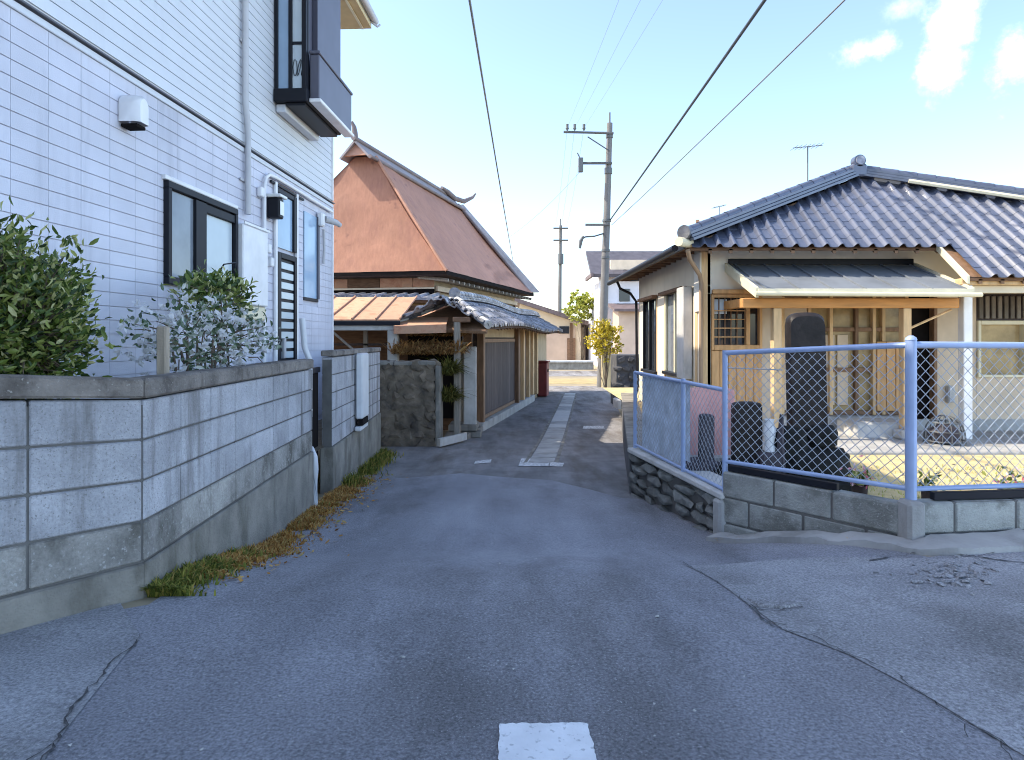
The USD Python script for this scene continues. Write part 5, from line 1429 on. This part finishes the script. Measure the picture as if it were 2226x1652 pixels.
# lean-to with a sheet metal roof, between the stone wall and the thatched house
ln = thing('lean_to_shed', 'open lean-to shed with a sloping pinkish sheet roof before the thatched house', 'shed')
def lp_(x, y): return 2.36 + (y - 12.4) * .26
x0, x1 = -5.4, -2.15
for k in range(7):
    a = x0 + (x1 - x0) * k / 7; b_ = x0 + (x1 - x0) * (k + 1) / 7
    put(ln, 'roof_sheet', MB().poly([(a, 12.4, lp_(0, 12.4)), (b_ - .012, 12.4, lp_(0, 12.4)), (b_ - .012, 14.6, lp_(0, 14.6)), (a, 14.6, lp_(0, 14.6))], .03), 'rust_sheet')
    put(ln, 'sheet_seam', MB().tube([(b_ - .006, 12.4, lp_(0, 12.4) + .02), (b_ - .006, 14.6, lp_(0, 14.6) + .02)], .018, 6), 'rust_sheet')
put(ln, 'fascia', world_box(x0, x1, 12.36, 12.395, 2.25, 2.33, .006), 'dark_trim')
put(ln, 'beam', world_box(x0, x1 - .02, 12.42, 12.52, 2.15, 2.245, .01), 'concrete_pale')
put(ln, 'post', world_box(-2.40, -2.20, 12.40, 12.58, .9, 2.149, .012), 'concrete_pale')
put(ln, 'brace', MB().tube([(-3.5, 12.5, 2.14), (-3.05, 12.5, 1.75)], .025, 6), 'grey_board')
put(ln, 'back_wall', world_box(x0, -1.1, 14.0, 14.08, .0, 2.7), 'brown_board')
put(ln, 'inner_shelf', world_box(x0, -2.2, 13.0, 13.8, 1.85, 1.89), 'dark_board')
put(ln, 'inner_post', world_box(-3.0, -2.92, 13.0, 13.08, .2, 2.3), 'grey_board')
rs = put(ln, 'rust_hood', MB().poly([(-2.25, 12.25, 2.22), (-1.25, 12.25, 2.26), (-1.30, 13.6, 2.58), (-2.25, 13.6, 2.58)], .02), 'rust_sheet')
put(rs, 'hood_edge', MB().poly([(-2.25, 12.245, 2.08), (-1.25, 12.245, 2.10), (-1.25, 12.245, 2.26), (-2.25, 12.245, 2.22)], .015), 'rust_sheet')
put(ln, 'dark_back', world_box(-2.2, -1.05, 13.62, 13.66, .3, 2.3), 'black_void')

# ---------------------------------------------------------------- thatched house under metal sheets
th = thing('thatched_house', 'farmhouse with a tall steep roof clad in rust red metal sheets', 'house')
Cc, Rr, Lf, Bk = np.array([-1.62, 16.0, 3.68]), np.array([.82, 24.2, 3.68]), np.array([-7.2, 17.0, 3.68]), np.array([-4.7, 25.2, 3.68])
A0, A1 = np.array([-3.90, 17.45, 7.06]), np.array([-2.28, 23.5, 7.06])
T0l, T0r = np.array([-4.18, 17.12, 6.80]), np.array([-3.60, 17.05, 6.80])
def face(p, nu=24, nv=24, amp=.035, seed=0, sag=.0, thick=None):
    """A slightly uneven quad from p[0], p[1] (below) to p[3], p[2] (above)."""
    a, b, c, d = (np.array(q, float) for q in p)
    nn = np.cross(b - a, d - a); nn /= np.linalg.norm(nn)
    u, v = np.meshgrid(np.linspace(0, 1, nu + 1), np.linspace(0, 1, nv + 1))
    u, v = u[..., None], v[..., None]
    P = (a * (1 - u) + b * u) * (1 - v) + (d * (1 - u) + c * u) * v
    k = (meshkit.fbm(P * 1.3 + seed, 4, seed)[..., None] - .5) * 2 * amp * np.minimum(1, 6 * np.minimum(u, 1 - u)) - sag * np.sin(PI * v)
    P = P + nn * k
    i = np.arange((nu + 1) * (nv + 1)).reshape(nv + 1, nu + 1)
    return MB().raw(P.reshape(-1, 3), np.stack([i[:-1, :-1], i[:-1, 1:], i[1:, 1:], i[1:, :-1]], -1).reshape(-1, 4))
RT = A1 + np.array([.32, -.05, -.25])
put(th, 'front_roof', face([Lf, Cc, T0r, T0l], seed=1, sag=.06), 'thatch_sheet', smooth=True)
put(th, 'lane_side_roof', face([Cc, Rr, RT, T0r], seed=2, sag=.10), 'thatch_sheet', smooth=True)
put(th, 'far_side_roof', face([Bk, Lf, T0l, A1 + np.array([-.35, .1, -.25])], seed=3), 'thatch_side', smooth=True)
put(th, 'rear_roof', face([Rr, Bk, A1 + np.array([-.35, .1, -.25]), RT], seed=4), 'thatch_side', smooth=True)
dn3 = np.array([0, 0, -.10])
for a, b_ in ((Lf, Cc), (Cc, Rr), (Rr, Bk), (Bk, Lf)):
    put(th, 'eave_edge', MB().poly([a + dn3, b_ + dn3, b_, a]), 'black_void')  # black paints in the shadow band below the eave
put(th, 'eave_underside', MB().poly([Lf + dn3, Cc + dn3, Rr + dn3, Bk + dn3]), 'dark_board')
put(th, 'hip_trim', MB().tube([Cc + (0, -.02, .0), (Cc + T0r) / 2 + (.0, -.03, -.02), T0r], .045, 8), 'thatch_hip', smooth=50)
hipn = np.array([.10, .02, .03])
put(th, 'rear_hip', MB().poly([RT + (0, -.1, .02), Rr + (-.16, -.25, .03), Rr + (.22, .1, .06), RT + (.16, .3, .12)], .05), 'ridge_grey')
put(th, 'rear_hip_edge', MB().tube([RT + (0, -.1, .05), Rr + (-.17, -.25, .05)], .045, 6), 'ridge_metal', smooth=50)
# ridge box with its gable, and upturned ends
uu = (A1 - A0) / np.linalg.norm(A1 - A0); ww_ = np.array([uu[1], -uu[0], 0]); 
Pm = lambda s, w, z: A0 + uu * s + ww_ * w + np.array([0, 0, z])
LR = np.linalg.norm(A1 - A0)
put(th, 'ridge_cover', MB().poly([Pm(-.75, .44, -.36), Pm(LR + .2, .50, -.36), Pm(LR + .2, 0, .10), Pm(-.75, 0, .10)], .05), 'ridge_grey')
put(th, 'ridge_cover', MB().poly([Pm(LR + .2, -.50, -.36), Pm(-.75, -.44, -.36), Pm(-.75, 0, .10), Pm(LR + .2, 0, .10)], .05), 'ridge_grey')
put(th, 'ridge_gable', MB().poly([Pm(-.70, -.36, -.30), Pm(-.70, .36, -.30), Pm(-.62, 0, .05)], .04), 'thatch_hip')
put(th, 'ridge_eave', MB().tube([Pm(-.76, .45, -.37), Pm(LR + .2, .51, -.37)], .055, 8), 'ridge_metal', smooth=50)
put(th, 'ridge_pole', MB().tube([Pm(-.80, 0, .13), Pm(LR + .25, 0, .13)], .07, 8), 'ridge_metal', smooth=50)
put(th, 'ridge_horn', MB().tube([Pm(-.70, 0, .12), Pm(-.72, 0, .28), Pm(-.76, 0, .42), Pm(-.84, -.02, .54)], [.08, .075, .06, .03], 8), 'ridge_metal', smooth=50)
put(th, 'ridge_horn', MB().tube([Pm(LR - .9, .05, .22), Pm(LR - .4, .08, .18), Pm(LR + .1, .15, .05), Pm(LR + .6, .35, .03), Pm(LR + 1.0, .55, .25), Pm(LR + 1.15, .62, .42)], [.06, .09, .10, .09, .06, .03], 8), 'ridge_metal', smooth=50)
# body: walls, a band of boards, rafters
BF = Frame(np.array([-7.0, 17.55]), np.array([-2.0, 16.65]), 1)
put(th, 'wall', MB().prism([(-6.9, 17.6), (-2.05, 16.7), (.1, 24.0), (-4.6, 24.9)], lambda a, b, d: np.stack([a, b, d], -1), .0, 3.6), 'mud_wall')
s = 0.0
while s < BF.len - .05:
    put(th, 'wall_board', BF.box(s + .005, min(s + .9, BF.len) - .005, .01, .04, 3.32, 3.56, .006), 'rust_sheet' if int(s / .9) % 3 else 'brown_board'); s += .9
put(th, 'wall_rail', BF.box(0, BF.len, .012, .07, 3.27, 3.315, .006), 'plaster_side')
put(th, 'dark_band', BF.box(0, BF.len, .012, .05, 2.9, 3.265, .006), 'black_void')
for k in range(22):
    p = Cc + (Rr - Cc) * (k + .5) / 22 + (-.28, .10, -.22)
    put(th, 'rafter', MB().tube([p + (-.55, .16, .1), p + (.24, -.07, .0)], .045, 5), 'grey_board')
LW = Frame(np.array([-2.0, 16.7]), np.array([.12, 24.0]), 1)
put(th, 'side_beam', LW.box(0, LW.len, .01, .09, 3.22, 3.36, .01), 'plaster_mauve')
for k in range(6):
    put(th, 'side_post', LW.box(.1 + k * 1.45, .24 + k * 1.45, .01, .06, .2, 3.21, .006), 'wood_brown')
# lower tiled pent roof in front, above the lean-to
pr = put(th, 'pent_roof', MB().poly([(-6.6, 15.0, 2.94), (-1.75, 14.9, 2.94), (-1.75, 16.6, 3.12), (-6.6, 17.2, 3.16)], .06), 'tile_old')
for k in range(18):
    x = -6.5 + k * .27
    put(th, 'pent_roof_tile', MB().tube([(x, 14.97, 2.95), (x, 16.6, 3.13)], [.06, .055], 8), 'tile_old', smooth=50)
put(th, 'pent_fascia', world_box(-6.6, -1.75, 14.95, 14.99, 2.82, 2.90, .006), 'brown_board')

# ---------------------------------------------------------------- far buildings
fh = thing('far_house', 'far cream house with a dark sloping roof edge, left of the lane end', 'house')
def fat(x, y, d): return at(x, y, d)
d = 45.0
zg = float(g(2, d))
xs = [at(1130, 0, d)[0], at(1262, 0, d)[0]]
zl, zr = at(0, 655, d)[2], at(0, 700, d)[2]
put(fh, 'wall', MB().poly([(xs[0], d, zg - .3), (xs[1], d, zg - .3), (xs[1], d, zr), (xs[0], d, zl)], -.0 + 6), 'far_wall')
put(fh, 'lower_wall', world_box(xs[0], at(1250, 0, d)[0], d - .06, d - .002, zg - .3, at(0, 712, d)[2]), 'far_wall_pink')
put(fh, 'roof', MB().poly([(xs[0] - .5, d - .7, zl + .28), (xs[1] + .5, d - .7, zr + .02), (xs[1] + .5, d + 6.5, zr + .02), (xs[0] - .5, d + 6.5, zl + .28)], .28), 'far_roof_brown')
put(fh, 'window', world_box(at(1215, 0, d)[0], at(1236, 0, d)[0], d - .10, d - .062, at(0, 722, d)[2] - .1, at(0, 706, d)[2] - .1), 'pane_dark')
put(fh, 'door', world_box(at(1232, 0, d)[0], at(1250, 0, d)[0], d - .10, d - .062, zg - .1, at(0, 735, d)[2]), 'brown_board')
put(fh, 'corner_post', world_box(at(1238, 0, d)[0], at(1244, 0, d)[0], d - .12, d - .062, zg - .1, at(0, 702, d)[2]), 'brown_board')
sh = thing('dark_shed', 'dark narrow shed standing right of the far cream house', 'shed')
put(sh, 'wall', world_box(at(1250, 0, 46)[0], at(1282, 0, 46)[0], 46, 48, .2, at(0, 700, 46)[2]), 'dark_board')
put(sh, 'roof', MB().poly([(at(1244, 0, 46)[0], 45.6, at(0, 696, 46)[2]), (at(1290, 0, 46)[0], 45.6, at(0, 702, 46)[2]), (at(1290, 0, 46)[0], 48.4, at(0, 702, 46)[2]), (at(1244, 0, 46)[0], 48.4, at(0, 696, 46)[2])], .12), 'far_roof')
put(sh, 'panel', world_box(at(1262, 0, 46)[0], at(1268, 0, 46)[0], 45.94, 45.998, .3, at(0, 712, 46)[2]), 'far_wall')
# white two storey house on the right
wh = thing('far_white_house', 'far white two storey house with dark roof, behind the concrete pole', 'house')
d = 40.0
a0, a1 = at(1302, 0, d)[0], at(1480, 0, d)[0]
put(wh, 'wall', world_box(a0, a1, d, d + 6, .2, at(0, 592, d)[2]), 'far_wall_white')
put(wh, 'roof', MB().poly([(at(1281, 0, d)[0], d - .8, at(0, 598, d)[2]), (a1 + 1, d - .8, at(0, 598, d)[2]), (a1 + .3, d + 2.4, at(0, 552, d)[2] + .5), (at(1283, 0, d)[0], d + 2.4, at(0, 552, d)[2] + .5)], .22), 'far_roof')
put(wh, 'roof_end', world_box(at(1281, 0, d)[0], at(1286, 0, d)[0], d - .82, d + 2.4, at(0, 604, d)[2], at(0, 596, d)[2]), 'far_roof_brown')
put(wh, 'gable_panel', world_box(at(1325, 0, d)[0], a1, d - .25, d - .002, at(0, 592, d)[2], at(0, 566, d)[2]), 'plaster_mauve')
put(wh, 'vent', MB().trim(trimesh.creation.cylinder(.20, .06, sections=18, transform=trimesh.transformations.translation_matrix((at(1356, 0, d)[0], d - .30, at(0, 594, d)[2])) @ trimesh.transformations.rotation_matrix(PI / 2, (1, 0, 0)))), 'black_void')
put(wh, 'lower_wall', world_box(at(1330, 0, d)[0], a1, d - 2.5, d - .26, .2, at(0, 674, d)[2]), 'far_wall_pink')
put(wh, 'lower_roof', MB().poly([(at(1318, 0, d)[0], d - 3.0, at(0, 676, d)[2]), (a1, d - 3.0, at(0, 676, d)[2]), (a1, d - .26, at(0, 660, d)[2]), (at(1318, 0, d)[0], d - .26, at(0, 660, d)[2])], .15), 'far_roof_brown')
put(wh, 'window', world_box(at(1345, 0, d)[0], at(1368, 0, d)[0], d - .06, d - .003, at(0, 655, d)[2], at(0, 628, d)[2]), 'pane_dark')
put(wh, 'downpipe', MB().tube([(at(1316, 0, d)[0], d - .1, at(0, 600, d)[2]), (at(1316, 0, d)[0], d - .1, .3)], .06, 6), 'cream_trim')
# walls at the end of the lane
dw = thing('dark_stone_wall', 'dark stone wall standing past the tiled house on the right edge of the lane', 'wall')
put(dw, 'core', world_box(3.12, 4.3, 19.3, 20.4, -.1, 1.50, .02), 'dark_wall')
r = np.random.default_rng(61)
for j in range(6):
    for k in range(5):
        t = stone((0, 0, 0), (.15, .07, .14), r, 1.0, 14)
        put(dw, 'stone', (t.vertices + (3.22 + k * .25 + (j % 2) * .1 - .05, 19.30 + r.uniform(-.02, .02), .06 + j * .26), t.faces), 'dark_wall')
put(dw, 'corner_stone', world_box(3.02, 3.16, 18.6, 19.28, -.1, .22, .04), 'concrete_pale')
gp = thing('gate_pillar', 'sunlit cream gate pillar standing left of the dark stone wall', 'pillar')
d = 26.7
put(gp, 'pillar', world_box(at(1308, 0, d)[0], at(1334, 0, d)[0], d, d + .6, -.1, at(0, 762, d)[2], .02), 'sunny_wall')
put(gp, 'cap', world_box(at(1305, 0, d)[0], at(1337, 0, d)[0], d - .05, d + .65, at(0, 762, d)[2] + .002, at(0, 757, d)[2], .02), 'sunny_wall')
fwall = thing('low_far_wall', 'low far grey wall crossing the end of the lane before the cream house', 'wall')
put(fwall, 'wall', world_box(at(1185, 0, 38)[0], at(1290, 0, 38)[0], 38, 38.3, .0, at(0, 788, 38)[2], .02), 'concrete_old')
put(fwall, 'cap', world_box(at(1185, 0, 38)[0], at(1290, 0, 38)[0], 37.9, 38.4, at(0, 788, 38)[2] + .002, at(0, 783, 38)[2], .02), 'concrete_pale')

shrub('yellow_shrub', 'bright yellow leaved shrub glowing in the sun at the end of the lane', 'leaf_yellow', (at(1314, 733, 26.2)[0], 26.2, at(0, 738, 26.2)[2]), (.78, .45, .82), (at(1316, 0, 26.2)[0], 26.2, -.05), 250, 9, 62, leaf=(.13, .04), stems=14, gap=1.5, rmin=.1)
shrub('lime_tree', 'lime green tree crown showing left of the far white house', 'leaf_lime', (at(1266, 664, 43)[0], 43.2, at(0, 668, 43)[2]), (1.15, .8, 1.1), (at(1270, 0, 43)[0], 43.2, .2), 230, 9, 63, leaf=(.19, .06), cat='tree', stems=9, gap=1.4, rmin=.1)

# ---------------------------------------------------------------- poles
pl = thing('utility_pole', 'near concrete utility pole with side arms and insulators beyond the lane', 'utility pole')
d = 27.0
pb, pt = at(1306, 0, d), at(1325, 268, d)
pb[2] = float(g(pb[0], d)) - .2
put(pl, 'pole', MB().tube([pb, pb + (pt - pb) * .5, pt], [.19, .16, .115], 14), 'pole_concrete', smooth=50)
def on_pole(y): 
    z_ = at(0, y, d)[2]; t = (z_ - pb[2]) / (pt[2] - pb[2]); return pb + (pt - pb) * t
put(pl, 'top_pin', MB().tube([pt, pt + (0, 0, .45)], .035, 6), 'steel_grey')
def arm(y, x_end, th_=.045, extra=.12, rise=0.0):
    p = on_pole(y); e_ = at(x_end, y, d); e_[2] += rise
    return put(pl, 'crossarm', MB().tube([p + (extra, -.14, 0), (e_[0], d - .14, e_[2])], th_, 6), 'steel_grey')
a1_ = arm(292, 1224, .05, .15, .05)
for x in (1232, 1248, 1268):
    q = at(x, 290, d); b = (q[0], d - .14, q[2] + .07)
    ins = put(pl, 'insulator', MB().tube([b, np.add(b, (0, 0, .10)), np.add(b, (0, 0, .13)), np.add(b, (0, 0, .26))], [.03, .075, .055, .06], 8), 'steel_grey', smooth=40)
put(pl, 'arm_brace', MB().tube([at(1276, 300, d) + (0, -.14, 0), on_pole(330) + (0, -.12, 0)], .028, 5), 'steel_grey')
arm(357, 1258, .055, .12)
put(pl, 'cable_box', world_box(at(1256, 0, d)[0], at(1266, 0, d)[0], d - .22, d - .02, at(0, 376, d)[2], at(0, 345, d)[2], .02), 'steel_grey')
put(pl, 'arm_brace', MB().tube([at(1254, 334, d) + (0, -.1, 0), at(1264, 355, d) + (0, -.1, 0)], .025, 5), 'steel_grey')
arm(490, 1271, .05, .1)
put(pl, 'pole_band', MB().tube([on_pole(372) - (0, 0, .12), on_pole(372) + (0, 0, .12)], .165, 12), 'steel_grey', smooth=40)
put(pl, 'pole_band', MB().tube([on_pole(296) - (0, 0, .08), on_pole(296) + (0, 0, .08)], .15, 12), 'steel_grey', smooth=40)
for y in (480, 545, 560):
    put(pl, 'pole_band', MB().tube([on_pole(y) - (0, 0, .05), on_pole(y) + (0, 0, .05)], .185, 12), 'steel_grey', smooth=40)
put(pl, 'lamp_arm', MB().tube([on_pole(506), at(1290, 516, d) + (0, -.3, 0), at(1268, 520, d) + (0, -.6, 0), at(1259, 524, d) + (0, -.7, -.05)], .035, 6), 'steel_grey', smooth=50)
put(pl, 'lamp_head', MB().tube([at(1263, 519, d) + (0, -.7, 0), at(1258, 530, d) + (0, -.7, 0), at(1256, 545, d) + (0, -.7, 0)], [.05, .08, .05], 8), 'steel_grey', smooth=50)
pl2 = thing('utility_pole', 'distant thin utility pole with two short crossarms left of the near pole', 'utility pole')
d2 = 60.0
b2, t2 = at(1215, 0, d2), at(1218, 490, d2); b2[2] = .3
put(pl2, 'pole', MB().tube([b2, t2], [.22, .14], 10), 'pole_concrete', smooth=50)
for y in (497, 523):
    put(pl2, 'crossarm', MB().tube([at(1202, y, d2) + (0, -.2, 0), at(1234, y, d2) + (0, -.2, 0)], .075, 6), 'steel_grey')
put(pl2, 'transformer', MB().tube([at(1218, 575, d2) + (0, -.3, 0), at(1218, 553, d2) + (0, -.3, 0)], .26, 10), 'steel_grey', smooth=40)
put(pl2, 'top_pin', MB().tube([t2, at(1218, 476, d2)], .05, 6), 'steel_grey')

def cable(name, label, a, b, sag, rad, mat='cable', n=40, cat='cable'):
    a, b = np.array(a, float), np.array(b, float)
    t = np.linspace(0, 1, n)[:, None]
    p = a + (b - a) * t; p[:, 2] -= sag * 4 * (t * (1 - t))[:, 0]
    c = thing(name, label, cat)
    put(c, 'wire', MB().tube(p, rad, 7), mat, smooth=60)
    return c
hk = on_pole(478); hk2 = on_pole(490)
def through(start, x, y, d_, past):
    """A point further along the line from start through the pixel (x, y) at depth d_."""
    q = at(x, y, d_); return q + (q - start) * past
cable('overhead_cable', 'thick black overhead cable climbing from the near pole to the top of the view', hk + (.15, -.1, 0), through(hk, 1650, 0, 9.1, .62), .03, .026)
cable('overhead_cable', 'thinner overhead cable right of the thick one, from the near pole', hk2 + (.2, -.1, 0), through(hk2, 1806, 0, 9.0, .62), .12, .013, 'cable_grey')
e_ = at(1116, 575, 40)
q = at(1022, 0, 9.5)
cable('overhead_cable', 'grey overhead cable running steeply down the middle of the sky to behind the farmhouse', e_, q + (q - e_) * .25, .12, .020, 'cable_grey')
s1 = on_pole(292)
for k, x in enumerate((1232, 1248, 1268)):
    q = at(x, 286, d); f_ = np.array([q[0], d - .14, q[2] + .1])
    cable('power_line', ('left', 'middle', 'right')[k] + ' faint thin power line leaving the top arm of the near pole', f_, at((1345, 1392, 1440)[k], 0, 13.2), .02, .0035, 'cable_grey')
    cable('power_line', ('left', 'middle', 'right')[k] + ' faint thin power line between the two utility poles', f_, at(1206 + 12 * k, 494, d2), .5, .006, 'cable_grey')
cable('power_line', 'faint thin service line from the near pole arm towards the farmhouse roof', at(1262, 372, d) + (0, -.1, 0), at(1100, 520, 32), .2, .007, 'cable_grey')

def antenna(name, label, x, y0, y1, d_, w):
    t = thing(name, label, 'antenna')
    put(t, 'mast', MB().tube([at(x, y1, d_), at(x, y0, d_)], .018, 6), 'steel_grey')
    a, b_ = at(x - w, y0 + 2, d_), at(x + w, y0 - 4, d_)
    put(t, 'boom', MB().tube([a, b_], .014, 5), 'steel_grey')
    for k in range(7):
        p = a + (b_ - a) * (k + .3) / 7
        put(t, 'element', MB().tube([p - (0, .28, 0), p + (0, .28, 0)], .008, 4), 'steel_grey')
antenna('tv_antenna', 'faint television antenna rising behind the tiled roof', 1755, 320, 420, 20.0, 32)
antenna('tv_antenna', 'tiny far television antenna over the left end of the tiled roof', 1563, 450, 540, 32.0, 14)
